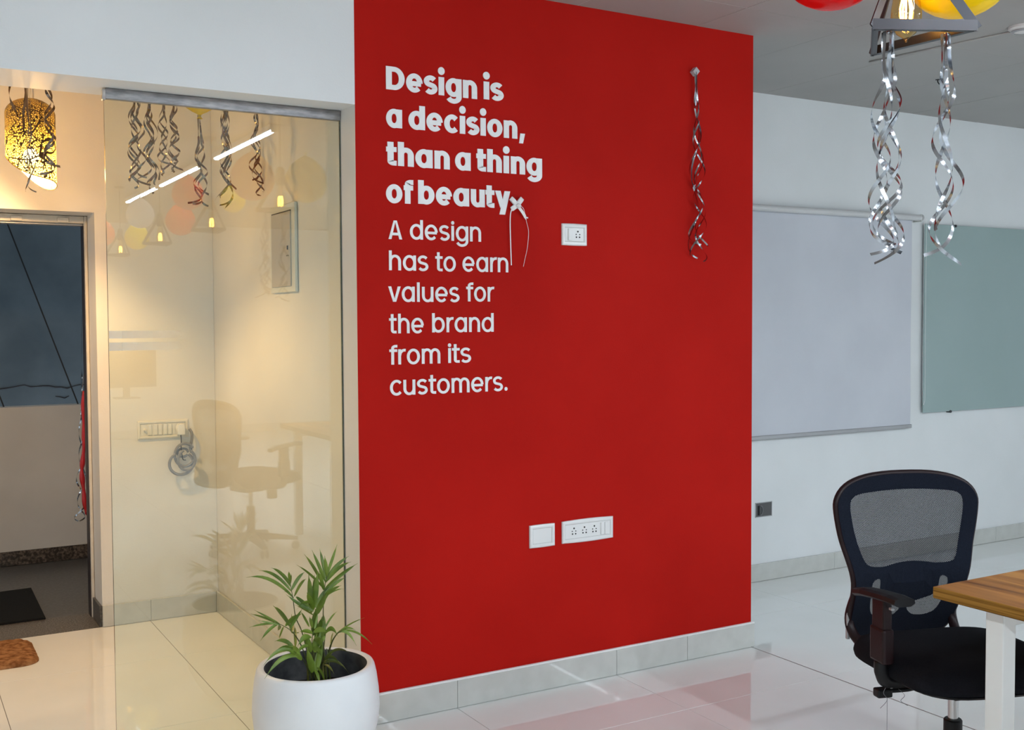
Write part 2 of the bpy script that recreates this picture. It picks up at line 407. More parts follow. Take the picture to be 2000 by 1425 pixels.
# ---------------------------------------------------------------- glass partition
gp = thing('glass_partition', 'clear fixed glass pane beside the corridor opening, with two frosted stripes', 'glass panel', (.642, DG, 0))
bm = bmesh.new(); box(bm, 0, XJ-.642-.003, -.005, .005, .004, 2.190)
for f in bm.faces:
    if abs(f.calc_center_median().x) < .001: f.material_index = 1
finish('pane', bm, [GLASS, GEDGE], gp)
finish('edge_seal', bevbox(XJ-.642-.0045, XJ-.642-.0025, -.0058, .0058, .004, 2.172, .0005, 1), GEDGE, gp)
hb = finish('head_channel', bevbox(.004, XJ-.642-.003, -.011, .011, 2.172, 2.2065, .0012, 1), METAL, gp)
bm = bevbox(-.006, .006, -.010, .010, 2.168, 2.204, .002, 1); finish('corner_clip', bm, CHROME, gp)
for za, zb in ((1.398, 1.423), (1.358, 1.385)):
    finish('frosted_stripe', B(.001, .40, -.0058, -.0052, za, zb), FROST, gp)

# ---------------------------------------------------------------- door opening, frame and passage outside
dr = bpy.data.objects.new('door_1', None); C.objects.link(dr); dr['kind'] = 'structure'; dr.location = (.36, 5.62, 0)
def DL(bm): 
    bmesh.ops.translate(bm, verts=bm.verts, vec=(-.36, -5.62, 0)); return bm
finish('frame_jamb', DL(bevbox(.866, .8795, 5.60, 5.69, 0, ZDO-.002, .003)), FRAMEW, dr)
finish('frame_jamb', DL(bevbox(-.158, -.125, 5.60, 5.69, 0, ZDO-.002, .004)), FRAMEW, dr)
finish('frame_head', DL(bevbox(-.125, .866, 5.60, 5.69, 1.930, ZDO-.002, .004)), FRAMEW, dr)
finish('frame_rebate', DL(bevbox(-.125, .866, 5.63, 5.69, 1.921, 1.930, .003)), ALU, dr)
finish('rebate_strip', DL(B(.863, .866, 5.62, 5.69, 0, 1.921)), WIRE, dr)
for hx in (.54, .745):
    finish('fixing_plate', DL(bevbox(hx, hx+.05, 5.588, 5.602, 1.932, 1.955, .002)), FRAMEW, dr)
struct('floor_sill', B(-.16, DXR, DB+.001, DF, -.09, -.0005), SILLG)
struct('floor_passage', B(-2.5, 4.0, DF, 7.06, -.09, -.0005), GRANFL)
pw = struct('wall_parapet', B(-2.5, 4.0, 7.064, 7.19, -.09, .948), PARAPET)
skirt('baseboard_passage', (-2.5, 7.064), (4.0, 7.064), [1.2, 2.4, 3.6, 4.8], h=.086, m=SKIRTG, n=(0, -1))
struct('wall_outside', B(-4, 6, 8.25, 8.4, -1.5, 4.2), DARKW)
struct('ceiling_passage', B(-2.5, 4.0, DF, 8.249, 2.55, 2.66), PARAPET)
struct('wall_passage_end', B(XC+.5, XC+.6, DF, 7.06, 0, 2.55), PARAPET)
# crack in the outside wall: recessed-looking dark jagged groove, real thin geometry
def zig(z0, xs, amp, seed, th):
    rr = random.Random(seed); bm = bmesh.new(); P = []
    z = z0
    for k, x in enumerate(xs):
        z += rr.uniform(-amp, amp); z += (z0-z)*.2; P.append(Vector((x, 8.248, z)))
    tube(bm, P, [th*rr.uniform(.6, 1.2) for _ in P], 5); return bm
ys = 8.25
crk = finish('wall_crack', zig(.995, [-.1+.040*k for k in range(48)], .016, 4, .0045), WIRE); crk.parent = bpy.data.objects['wall_outside']
crk2 = finish('wall_crack', zig(.93, [1.06+.03*k for k in range(4)], .02, 9, .004), WIRE); crk2.parent = bpy.data.objects['wall_outside']
for k, (a, b, lab) in enumerate((((.671+.010, 7.22, 2.36), (1.045, 7.13, .948), 'long thin black cable slanting down behind the doorway to the parapet'),
                       ((.28, 7.22, 2.36), (.628, 7.13, .948), 'short visible end of black cable at the far left above the parapet'))):
    a = Vector(a); b = Vector(b)
    if k == 0: a = b+(Vector((.671, 7.2, 2.048))-Vector((1.048, 7.2, .939)))*1.44; a.y = 7.15
    else: a = b+Vector((-.52, .02, 1.60))
    bm = bmesh.new(); tube(bm, [a, b], .0042, 6); tag(finish('slanting_cable', bm, BLACK), lab, 'cable')

# ---------------------------------------------------------------- mats
bm = bmesh.new(); hw = .011
pts = [(-.45, 5.672), (.664, 5.690), (.672, 6.345), (-.45, 6.30)]
vs = [bm.verts.new((x, y, .0)) for x, y in pts]; f = bm.faces.new(vs); bmesh.ops.recalc_face_normals(bm, faces=bm.faces)
ex = bmesh.ops.extrude_face_region(bm, geom=bm.faces[:]); bmesh.ops.translate(bm, verts=[v for v in ex['geom'] if isinstance(v, bmesh.types.BMVert)], vec=(0, 0, hw))
bmesh.ops.bevel(bm, geom=[e for e in bm.edges if all(v.co.z > .005 for v in e.verts)], offset=.003, segments=1, affect='EDGES')
for v in bm.verts: 
    if v.co.x > .65 and v.co.y > 6.3: v.co.z += .006 if v.co.z > .005 else 0
tag(finish('door_mat', bm, MATB), 'flat black rubber doormat on the grey granite outside the doorway', 'mat')
# brown pile mat with rounded corners and displaced tufts
def pile_mat():
    x0, x1, y0, y1, r = -.22, .555, 4.945, 5.345, .075; bm = bmesh.new(); n = 64; mm = 34; grid = []
    for i in range(n+1):
        row = []
        for j in range(mm+1):
            u = i/n; v = j/mm; x = x0+(x1-x0)*u; y = y0+(y1-y0)*v
            cx = min(max(x, x0+r), x1-r); cy = min(max(y, y0+r), y1-r); dx, dy = x-cx, y-cy; dd = max(abs(dx), abs(dy)); q = math.hypot(dx, dy)
            if q > 1e-6: x, y = cx+dx*dd/q, cy+dy*dd/q
            e = min(u, 1-u, v, 1-v); z = .008 + .016*min(1, e*14)**.5 + random.uniform(-.0022, .0022)
            row.append(bm.verts.new((x, y, z)))
        grid.append(row)
    for i in range(n):
        for j in range(mm): bm.faces.new((grid[i][j], grid[i+1][j], grid[i+1][j+1], grid[i][j+1]))
    edge = [grid[i][0] for i in range(n)]+[grid[n][j] for j in range(mm)]+[grid[i][mm] for i in range(n, 0, -1)]+[grid[0][j] for j in range(mm, 0, -1)]
    lo = [bm.verts.new((v.co.x, v.co.y, .0005)) for v in edge]
    for i in range(len(edge)):
        j = (i+1) % len(edge); bm.faces.new((edge[i], edge[j], lo[j], lo[i]))
    return bm
tag(finish('pile_mat', pile_mat(), MATBR, smooth=True), 'brown fluffy mat with rounded corner on the corridor tiles', 'mat')

# ---------------------------------------------------------------- LED tubes on the ceiling (lit, seen mirrored in the glass)
def led(x, y, label):
    t = thing('led_batten', label, 'light', (x, y, ZC-.001), 0, None)
    finish('housing', bevbox(-.030, .030, -.68, .68, -.034, 0, .004), PLASTIC, t)
    bm = bmesh.new(); lathe(bm, [(.0150*math.cos(R(a)), 0) for a in (0,)] , 3, cap=False) if False else None
    P_ = [(-.018, -.0345), (-.0165, -.041), (-.011, -.0455), (0, -.047), (.011, -.0455), (.0165, -.041), (.018, -.0345)]
    va = [bm.verts.new((x, -.66, z)) for x, z in P_]; vb = [bm.verts.new((x, .66, z)) for x, z in P_]
    for i in range(6): bm.faces.new((va[i], va[i+1], vb[i+1], vb[i]))
    bm.faces.new(va); bm.faces.new(vb); finish('tube', bm, TUBE, t)
    for s in (-1, 1): finish('end_cap', bevbox(-.021, .021, *sorted((s*.66, s*.68)), -.050, -.033, .003), PLASTIC, t)
    return t
rows = {'first': 2.15, 'second': 4.37, 'third': 6.80, 'left': -.30}
YT = (.136, -1.67, -3.15)
names = ('nearest the red wall', 'in the middle', 'farthest from the red wall')
first = None
for rn, x in rows.items():
    for k, y in enumerate(YT):
        if rn == 'third' and k == 0: continue
        ww = {'first': 'in the row mirrored in the glass pane', 'second': 'in the ceiling row right of the pendants', 'third': 'in the ceiling row at the far right', 'left': 'in the leftmost ceiling row behind the camera'}[rn]
        lab = 'white LED tube %s, %s' % (ww, names[k])
        if first is None: first = led(x, y, lab)
        else:
            c = copy_tree(first); c.location = (x, y, ZC-.001); c['label'] = lab

# ---------------------------------------------------------------- wall lettering (own stroked glyphs)
def arc(cx, cy, rx, ry, a0, a1, n=18):
    return [(cx+rx*math.cos(R(a0+(a1-a0)*i/n)), cy+ry*math.sin(R(a0+(a1-a0)*i/n))) for i in range(n+1)]
def glyph(ch, sv, sh, xh, cap, asc, bw):
    """strokes as centre lines; sv/sh = thickness of vertical/horizontal strokes; returns (strokes, polys, width)"""
    h = sv/2; k = sh/2; S = []; Pg = []; ov = .012
    rx = bw/2-h; ry = (xh+2*ov)/2-k; cy = xh/2; bx = bw/2
    st = lambda x, y0, y1: [(x, y0), (x, y1)]
    if ch in 'adgobqp':
        S.append(arc(bx, cy, rx, ry, 0, 360, 40))
        if ch == 'a': S.append(st(bw-h, 0, xh)); 
        if ch == 'd': S.append(st(bw-h, 0, asc))
        if ch == 'b': S.append(st(h, 0, asc))
        if ch == 'g':
            S.append([(bw-h, xh)]+[(bw-h, .0)]+arc(bx, -.005, rx, .215-k, 0, -160, 18)[1:])
        return S, Pg, bw
    if ch == 'c': return [arc(bx, cy, rx, ry, 42, 318, 32)], Pg, bw*.93
    if ch == 'e': return [arc(bx, cy, rx, ry, 0, 318, 36), [(h, cy-.02+0), (bw-h*.6, cy-.02)]], Pg, bw
    if ch == 's':
        ww = bw*.80; x0 = ww/2; rr = ww/2-h*.9; q = (xh+2*ov)/4-k*.5
        P = arc(x0, xh+ov-k-q, rr, q, 28, 180, 12)+arc(x0, xh+ov-k-q, rr, q, 180, 232, 4)[1:]
        P2 = arc(x0, -ov+k+q, rr, q, 52, -0, 6)+arc(x0, -ov+k+q, rr, q, 0, -152, 12)[1:]
        return [P+P2], Pg, ww
    if ch == 'i': return [st(h, 0, xh)], [arc(h, xh+sv*.30+sv*.62, sv*.60, sv*.60, 0, 360, 20)[:-1]], sv
    if ch == 'l': return [st(h, 0, asc)], Pg, sv
    if ch in 'nhr' or ch == 'm' or ch == 'u':
        nb = bw*.90
        if ch == 'r': return [st(h, 0, xh), arc(nb/2+.02, xh-(nb/2-h)+ov-k, nb/2-h+.01, nb/2-h, 180, 78, 12)], Pg, nb*.58
        if ch == 'u':
            a = nb/2-h; return [[(h, xh), (h, a-ov+k)]+arc(nb/2, a-ov+k, a, a, 180, 360, 18)[1:], st(nb-h, 0, xh)], Pg, nb
        if ch == 'm':
            nb = bw*.82; a = nb/2-h
            A1 = arc(nb/2, xh-a+ov-k, a, a, 180, 0, 18)+[(nb-h, 0)]
            return [st(h, 0, xh), A1, [(x+nb-sv, y) for x, y in A1]], Pg, 2*nb-sv
        a = nb/2-h
        return [st(h, 0, asc if ch == 'h' else xh), arc(nb/2, xh-a+ov-k, a, a, 180, 0, 18)+[(nb-h, 0)]], Pg, nb
    if ch == 't':
        ww = bw*.58; x = ww*.42; return [st(x, xh*1.0, xh+.15)+[], [(x, xh+.05), (x, .16)]+arc(x+.10, .125, .10, .125-k, 180, 262, 8)[0:]+[(ww, k)], [(0, xh-k), (ww, xh-k)]], Pg, ww
    if ch == 'f':
        ww = bw*.58; x = ww*.42; q = .13
        return [[(x, 0), (x, asc-q)]+arc(x+q, asc-q, q, q-k, 180, 98, 8)[1:]+[(ww+.01, asc-k)], [(0, xh-k), (ww, xh-k)]], Pg, ww
    if ch == 'v': 
        ww = bw*.95; return [], [[(0, xh), (sv*1.08, xh), (ww/2, sv*.9*1.0), (ww-sv*1.08, xh), (ww, xh), (ww/2+sv*.56, 0), (ww/2-sv*.56, 0)]], ww
    if ch == 'y':
        ww = bw*1.0; tx, ty = ww*.30, -.20
        d = sv*1.08
        return [], [[(0, xh), (d, xh), (ww/2+d*.12, sv*.95), (ww/2-d*.42, .01)], [(ww-d, xh), (ww, xh), (tx+d*.95, ty), (tx-d*.05, ty)]], ww
    if ch == ',':
        return [], [[(sv*.25, sv*.85), (sv*1.20, sv*.85), (sv*.80, -sv*.72), (0, -sv*.72)]], sv*1.2
    if ch == '.': return [], [arc(sv*.6, sv*.6, sv*.62, sv*.62, 0, 360, 20)[:-1]], sv*1.2
    if ch == 'D':
        ww = bw*1.10; rr = cap/2-k
        return [st(h, 0, cap), [(h, cap-k), (ww-h-rr*.95, cap-k)]+arc(ww-h-rr*.95, cap/2, rr*.95, rr, 90, -90, 26)[1:]+[(h, k)]], Pg, ww
    if ch == 'A':
        ww = bw*1.12; d = sv*1.12; c = ww/2
        return [[(ww*.2, cap*.28), (ww*.8, cap*.28)]], [[(0, 0), (d, 0), (c+d*.05, cap-sv*.35), (c+d*.55, cap), (c-d*.55, cap)], [(ww-d, 0), (ww, 0), (c+d*.55, cap), (c-d*.55, cap), (c-d*.05, cap-sv*.35)]], ww
    return [], [], .25
def stroke_quads(P, sv, sh):
    P = [Vector(p) for p in P]; n = len(P); closed = (P[0]-P[-1]).length < 1e-5; out = []
    for i, p in enumerate(P):
        if closed: t = (P[(i+1) if i < n-1 else 1]-P[i-1 if i > 0 else n-2])
        else: t = P[min(i+1, n-1)]-P[max(i-1, 0)]
        t.normalize(); nr = Vector((-t.y, t.x)); w_ = .5/math.sqrt((nr.x/sv)**2+(nr.y/sh)**2); out.append((p+nr*w_, p-nr*w_))
    return out
def letter_mesh(ch, em, sx, par):
    S, Pg, ww = glyph(ch, *par); bm = bmesh.new(); lay_ = 0
    def tf(p, y): return (p[0]*em*sx, y, p[1]*em)
    for P in S:
        q = stroke_quads(P, par[0], par[1]); y1 = -.0022-lay_*.00025; lay_ += 1; prev = None
        for a, b in q:
            vs = [bm.verts.new(tf(a, 0)), bm.verts.new(tf(a, y1)), bm.verts.new(tf(b, y1)), bm.verts.new(tf(b, 0))]
            if prev:
                for k in range(3): bm.faces.new((prev[k], prev[k+1], vs[k+1], vs[k]))
            prev = vs
        if (Vector(P[0])-Vector(P[-1])).length > 1e-5:
            fa = q[0]; 
            for a, b in (q[0], q[-1]):
                bm.faces.new([bm.verts.new(tf(a, 0)), bm.verts.new(tf(a, y1)), bm.verts.new(tf(b, y1)), bm.verts.new(tf(b, 0))])
    for P in Pg:
        y1 = -.0022-lay_*.00025; lay_ += 1
        f = [bm.verts.new(tf(p, y1)) for p in P]; bk = [bm.verts.new(tf(p, 0)) for p in P]
        bm.faces.new(f)
        for i in range(len(P)): j = (i+1) % len(P); bm.faces.new((f[i], f[j], bk[j], bk[i]))
    bmesh.ops.triangulate(bm, faces=[f for f in bm.faces if len(f.verts) > 4])
    return bm, ww
def write(par, em, gap, words, root, y):
    for txt, x0, x1, z in words:
        ws = [glyph(c, *par)[2] for c in txt]
        gaps = []
        for a, b in zip(txt, txt[1:]):
            q = gap
            if a in 'fvytc' or b in 'vyt': q = gap*.55
            if a == 'r': q = gap*.9
            if a+b == 'th': q = gap*.9
            if a in 'ilnhumda' and b in 'ilnhmru': q = gap*1.25
            gaps.append(q)
        tot = (sum(ws)+sum(gaps))*em; sx = (x1-x0)/tot; x = x0
        for i, c in enumerate(txt):
            bm, ww = letter_mesh(c, em, sx, par); o = finish('letter', bm, LETTER, root); o.location = (x-root.location.x, y-root.location.y, z-root.location.z)
            x += (ww+(gaps[i] if i < len(gaps) else 0))*em*sx
YL = D-.0004
bold = thing('wall_lettering', 'bold white lettering high on the red wall, four lines starting Design is', 'lettering', (1.57, YL, 1.87))
# (stem v, stem h, x height, cap, ascender, bowl width)
write((.205, .150, .562, .700, .735, .595), .1165, .052, [
    ('Design', 1.571, 1.938, 2.2725), ('is', 1.966, 2.051, 2.276), ('a', 1.570, 1.632, 2.139), ('decision', 1.657, 2.111, 2.140), (',', 2.119, 2.145, 2.1415),
    ('than', 1.569, 1.822, 2.005), ('a', 1.844, 1.909, 2.006), ('thing', 1.933, 2.221, 2.007), ('of', 1.567, 1.673, 1.872), ('beauty', 1.693, 2.078, 1.874)], bold, YL)
light = thing('wall_lettering', 'thin white lettering on the red wall, six short lines starting A design and ending customers.', 'lettering', (1.57, YL, 1.18))
write((.122, .100, .575, .700, .740, .585), .0955, .085, [
    ('A', 1.575, 1.628, 1.743), ('design', 1.659, 1.951, 1.745), ('has', 1.576, 1.731, 1.632), ('to', 1.760, 1.844, 1.632), ('earn', 1.872, 2.068, 1.633),
    ('values', 1.572, 1.858, 1.5195), ('for', 1.887, 2.004, 1.522), ('the', 1.574, 1.711, 1.406), ('brand', 1.745, 2.003, 1.408),
    ('from', 1.574, 1.777, 1.294), ('its', 1.810, 1.905, 1.2945), ('customers.', 1.575, 2.062, 1.183)], light, YL)

# ---------------------------------------------------------------- switch plates
def plate(x0, x1, z0, z1, label, y=D, m=PLASTIC, blank=False, sockets=(), switches=(), knob=None, curve=0):
    cx, cz = (x0+x1)/2, (z0+z1)/2; t = thing('switch_plate', label, 'switch plate', (cx, y, cz)); hw, hh = (x1-x0)/2, (z1-z0)/2
    # surround with an opening and a raised rounded rim
    bm = bmesh.new(); n = 14
    def ring(ax, az, yy, bow=0):
        P = []
        for k in range(n): P.append((-ax+2*ax*k/n, az+bow*math.sin(math.pi*k/n)))
        for k in range(4): P.append((ax+.0*k, az-2*az*k/4))
        for k in range(n): P.append((ax-2*ax*k/n, -az-bow*math.sin(math.pi*k/n)))
        for k in range(4): P.append((-ax, -az+2*az*k/4))
        return [bm.verts.new((px, yy, pz)) for px, pz in P]
    bi = .011 if blank or not sockets else .012
    rs = [ring(hw, hh, -.0005, curve), ring(hw, hh, -.006, curve), ring(hw-.002, hh-.002, -.0085, curve), ring(hw-.006, hh-.006, -.0100, curve), ring(hw-.011, hh-.012, -.0095, curve*.4), ring(hw-.014, hh-.015, -.0065, 0), ring(hw-.0142, hh-.0152, -.002, 0)]
    for a, b in zip(rs, rs[1:]):
        for i in range(len(a)): j = (i+1) % len(a); bm.faces.new((a[i], a[j], b[j], b[i]))
    finish('surround', bm, m, t, smooth=False)
    finish('insert', bevbox(-hw+.0145, hw-.0145, -.006, -.001, -hh+.0155, hh-.0155, .0008, 1), m, t)
    for sx in switches:
        s = finish('rocker', bevbox(sx-.0085, sx+.0085, -.0118, -.004, -hh+.019, hh-.019, .0010, 1), m, t)
    for sx in sockets:
        bm = bmesh.new()
        for dx, dz, r in ((0, .0125, .0036), (-.0085, .0012, .0024), (.0085, .0012, .0024), (-.0072, -.0095, .0032), (.0078, -.0095, .0032)):
            lathe(bm, [(0, 0), (r, 0), (r, .0007), (0, .0007)], 10, M=Matrix.Translation((sx+dx, -.0066, dz)) @ Matrix.Rotation(R(90), 4, 'X') @ Matrix.Translation((0, 0, -.0004)), cap=False)
        finish('socket_holes', bm, BLACK, t)
    if knob is not None:
        bm = bmesh.new(); lathe(bm, [(0, .012), (.004, .012), (.0065, .004), (.0085, .003), (.0085, 0)], 16, M=Matrix.Translation((knob, -.005, 0)) @ Matrix.Rotation(R(90), 4, 'X'))
        finish('indicator', bm, m, t, smooth=False)
    return t
plate(2.309, 2.426, 1.744, 1.828, 'white plate with one switch and one socket, high beside the lettering', switches=(-.022,), sockets=(.016,), curve=.001)
plate(2.156, 2.271, .566, .654, 'blank white wall plate low on the red wall, left of the socket plate', blank=True, curve=.0012)
plate(2.306, 2.551, .568, .655, 'long white plate with three sockets and two switches low on the red wall', sockets=(-.067, -.017, .031), switches=(.069, .088), curve=.003)
tp = plate(1.057, 1.297, .886, .975, 'ivory switchboard with five switches behind the glass, on the corridor wall', y=DB, m=CREAMP, knob=-.086, switches=(-.063, -.036, -.014, .010, .032))
# plug in that switchboard, its cord, and the coiled conduit under it
pl = thing('plug', 'white plug pushed into the corridor switchboard, thin dark cord hanging down', 'plug', (1.256, DB-.0105, .925))
bm = bmesh.new()
pp = [(-.021, 0.008), (-.014, .030), (.014, .030), (.021, .008), (.020, -.026), (-.016, -.026)]
a = [bm.verts.new((x, 0, z)) for x, z in pp]; b_ = [bm.verts.new((x*.9, -.034, z*.92)) for x, z in pp]; bm.faces.new(a); bm.faces.new(b_)
for i in range(6): j = (i+1) % 6; bm.faces.new((a[i], a[j], b_[j], b_[i]))
bmesh.ops.bevel(bm, geom=bm.edges[:], offset=.003, segments=2, affect='EDGES'); finish('plug_body', bm, PLASTIC, pl)
bm = bmesh.new(); tube(bm, smooth_path([(0, -.017, -.024), (.001, -.020, -.05), (.000, -.020, -.09), (.003, -.024, -.125), (.008, -.022, -.146), (.022, -.02, -.150)]), .0024, 6); finish('cord', bm, WIRE, pl, smooth=True)
cd = thing('coiled_conduit', 'grey flexible conduit coiled in loops hanging under the corridor switchboard', 'conduit', (1.255, DB-.03, .79))
P = [(.047, .012, .125), (.052, .003, .115), (.052, 0, .09), (.047, 0, .06), (.046, .0, .045)]
def loop(cx, cz, rx, rz, a0, a1, n, y0, y1): return [(cx+rx*math.cos(R(a0+(a1-a0)*i/n)), y0+(y1-y0)*i/n, cz+rz*math.sin(R(a0+(a1-a0)*i/n))) for i in range(n+1)]
bm = bmesh.new(); tube(bm, smooth_path([(.046, .012, .135), (.053, .002, .118), (.054, 0, .095), (.050, 0, .070), (.047, .004, .045), (.052, .006, .02)]), .0072, 8)
finish('upright_length', bm, CONDUIT, cd, smooth=True)
bm = bmesh.new(); tube(bm, smooth_path(loop(.016, .012, .048, .056, 35, 330, 12, -.006, -.012)), .0072, 8); finish('loop', bm, CONDUIT, cd, smooth=True)
bm = bmesh.new(); tube(bm, smooth_path(loop(-.002, -.028, .058, .055, 120, 410, 12, -.018, -.008)), .0072, 8); finish('loop', bm, CONDUIT, cd, smooth=True)
bm = bmesh.new(); tube(bm, smooth_path(loop(.022, -.012, .040, .050, 60, -250, 12, -.024, -.016)), .0070, 8); finish('loop', bm, CONDUIT, cd, smooth=True)
bm = bmesh.new(); tube(bm, smooth_path(loop(.010, .022, .026, .020, 0, 330, 10, .008, .004)), .0060, 8); finish('loop', bm, CONDUIT, cd, smooth=True)

# distribution box door on the corridor's right wall
db = thing('distribution_board', 'narrow flush electrical panel door high on the corridor wall behind the glass', 'electrical panel', (XC+.0118, 4.325, 1.745))
def DBm(y0, y1, z0, z1, t0, t1, r=.002): return bevbox(-t1, -t0, y0, y1, z0, z1, r, 1)
finish('panel_frame', DBm(-.155, .155, -.175, .183, 0, .012), PANELF, db)
finish('panel_door', DBm(-.112, .128, -.152, .150, .012, .017), PANELG, db)
finish('door_gap', DBm(-.112, .128, .150, .154, .0125, .0155, .0003), BLACK, db)
finish('latch', DBm(-.088, -.080, -.005, .012, .017, .021, .001), BLKP, db)
# tiny printed mark under latch
bm = bmesh.new()
for k in range(5): box(bm, -.0175, -.0171, -.094+.007*k, -.090+.007*k, -.031+.001*(k % 3), -.027+.002*(k % 2))
finish('printed_mark', bm, WIRE, db)

# recessed open box low on the right wall
rb = thing('wall_box', 'open dark metal socket box with a loose cable loop low on the right wall', 'electrical box', (4.207, DR, .398))
bm = bmesh.new()
x0, x1, z0, z1 = -.062, .062, -.042, .040
for a, b in (((x0, x1, z1-.004, z1)), ((x0, x1, z0, z0+.004))) if False else (): pass
box(bm, x0, x1, -.003, -.0005, z1-.004, z1); box(bm, x0, x1, -.003, -.0005, z0, z0+.004); box(bm, x0, x0+.004, -.003, -.0005, z0, z1); box(bm, x1-.004, x1, -.003, -.0005, z0, z1)
finish('rim', bm, ALU, rb)
finish('back', B(x0+.003, x1-.003, -.0015, -.0005, z0+.003, z1-.003), mat('box_inside', (.10, .10, .10), .6), rb)
bm = bmesh.new(); tube(bm, smooth_path(loop(-.028, -.004, .018, .026, 100, -100, 8, -.006, -.006)), .0028, 6); finish('cable_loop', bm, CONDUIT, rb, smooth=True)
finish('knockout', bevbox(-.044, -.030, -.004, -.0014, -.03, .022, .001, 1), BLKP, rb)

# ---------------------------------------------------------------- roller blind and glass board on the right wall
bl = thing('roller_blind', 'pale grey-blue roller blind let down on the right wall', 'blind', (4.75, DR, 2.05))
bx0, bx1 = 3.90-4.75, 5.385-4.75
bm = bmesh.new(); tube(bm, [(bx0, -.045, .004), (bx1+.030, -.045, .004)], .0185, 16); finish('roller_tube', bm, PLASTIC if False else mat('blind_cassette', (.62, .62, .62), .45), bl, smooth=False)
bm = bmesh.new(); lathe(bm, [(0, -.004), (.021, -.004), (.021, .008), (.015, .012), (0, .012)], 20, M=Matrix.Translation((bx1+.036, -.045, .004)) @ Matrix.Rotation(R(90), 4, 'Y')); finish('end_bracket', bm, mat('bracket', (.55, .55, .55), .4), bl)
finish('bracket_arm', bevbox(bx1+.024, bx1+.030, -.062, 0, -.020, .024, .002, 1), PANELF, bl)
bm = bmesh.new(); n = 40; g1 = []
for i in range(n+1):
    row = []
    for j in range(13):
        u = i/n; v = j/12; x = bx0+(bx1-.02-bx0)*u
        if u > .9: x += .004*math.sin(v*9)*v
        row.append(bm.verts.new((x, -.028-.004*math.sin(u*23)*v*.3, -.010-1.235*v)))
    g1.append(row)
for i in range(n):
    for j in range(12): bm.faces.new((g1[i][j], g1[i+1][j], g1[i+1][j+1], g1[i][j+1]))
finish('fabric', bm, BLIND, bl, smooth=True)
finish('bottom_rail', bevbox(bx0, bx1-.008, -.034, -.020, -1.262, -1.238, .005, 2), ALU, bl)
bm = bmesh.new(); P = smooth_path([(bx1+.050, -.06, 0), (bx1+.048, -.06, -.4), (bx1+.05, -.058, -.9), (bx1+.060, -.055, -1.10), (bx1+.072, -.055, -1.11), (bx1+.078, -.055, -1.03), (bx1+.076, -.055, -.6), (bx1+.070, -.06, -.0)])
tube(bm, P, .0010, 4); finish('pull_cord', bm, PLASTIC, bl)

gb = thing('glass_board', 'green-tinted frosted glass writing board on the right wall', 'writing board', (6.05, DR, 1.45))
finish('board', bevbox(5.484-6.05, 1.3, -.026, -.018, .873-1.45, 2.024-1.45, .003, 2), BOARD, gb)
for x in (5.735, 6.85):
    for z in (2.020, .872):
        bm = bmesh.new(); lathe(bm, [(0, 0), (.0085, 0), (.0085, .030), (.006, .033), (0, .033)], 16, M=Matrix.Translation((x-6.05+(.028 if z > 1 else 0), -.001, z-1.45)) @ Matrix.Rotation(R(90), 4, 'X')); finish('standoff', bm, BLACKMET, gb)

# ceiling details seen at the right
cs = thing('ceiling_sensor', 'white round ceiling fitting at the upper right edge', 'ceiling fitting', (4.205, 2.905, ZC))
bm = bmesh.new(); lathe(bm, [(0, 0), (.062, 0), (.062, -.010), (.045, -.022), (0, -.026)], 32); finish('body', bm, FILL, cs)
bm = bmesh.new(); lathe(bm, [(.052, -.019), (.050, -.023), (.040, -.026), (.040, -.0235)], 32, cap=False); finish('bezel', bm, ALU, cs)
hk = thing('ceiling_hook', 'small black hook screwed in the ceiling behind the right ribbons', 'hook', (4.74, 3.76, ZC))
bm = bmesh.new(); lathe(bm, [(0, 0), (.012, 0), (.012, -.003), (0, -.003)], 12); finish('plate', bm, BLKP, hk)
bm = bmesh.new(); tube(bm, smooth_path([(0, 0, -.002), (0, 0, -.012), (.012, 0, -.022), (.022, 0, -.012)]), .003, 6); finish('hook', bm, BLKP, hk)
bm = bmesh.new(); tube(bm, [(.022, .05, -.004), (-.09, .75, -.004)], .0045, 6); finish('surface_conduit', bm, CEIL, cs, smooth=True)

# ---------------------------------------------------------------- curled ribbon clusters
def strand_bm(L_, seed, amp, turns, wid, start_straight=.1, lean=(0, 0), grow=.6, curl_end=True, damp_y=1.0, yoff=0):
    rr = random.Random(seed); bm = bmesh.new(); n = int(60+40*turns/3); P = []; ph = rr.uniform(0, 6.28); a0 = amp*rr.uniform(.7, 1.15); sg = rr.choice((-1, 1))
    for i in range(n+1):
        t = i/n; e = min(1, max(0, (t-start_straight)/.30)); e = e*e*(3-2*e)
        am = a0*e*(.55+grow*t); th = ph+sg*2*math.pi*turns*(t**1.15)
        x = am*math.cos(th)+lean[0]*t+.15*a0*math.sin(5*t+seed); y = (am*math.sin(th)+lean[1]*t)*damp_y+yoff; z = -L_*t
        if curl_end and t > .9:
            q = (t-.9)/.1; x += q*q*amp*1.5*math.cos(ph*3); z += q*q*L_*.035
        P.append(Vector((x, y, z)))
    # ribbon faces outward from its helix axis, with a slow extra roll
    Wd = []
    for i, p in enumerate(P):
        t = (P[min(i+1, n)]-P[max(i-1, 0)]).normalized(); ax = Vector((lean[0]*i/n, lean[1]*i/n, p.z)); o_ = p-ax; o_ = o_-o_.dot(t)*t
        if o_.length < 1e-4: o_ = Vector((1, 0, 0))-Vector((1, 0, 0)).dot(t)*t
        o_.normalize(); wv = t.cross(o_); roll = .5*math.sin(i*.11+ph)
        Wd.append((wv*math.cos(roll)+o_*math.sin(roll)).normalized())
    strip(bm, P, Wd, wid); return bm
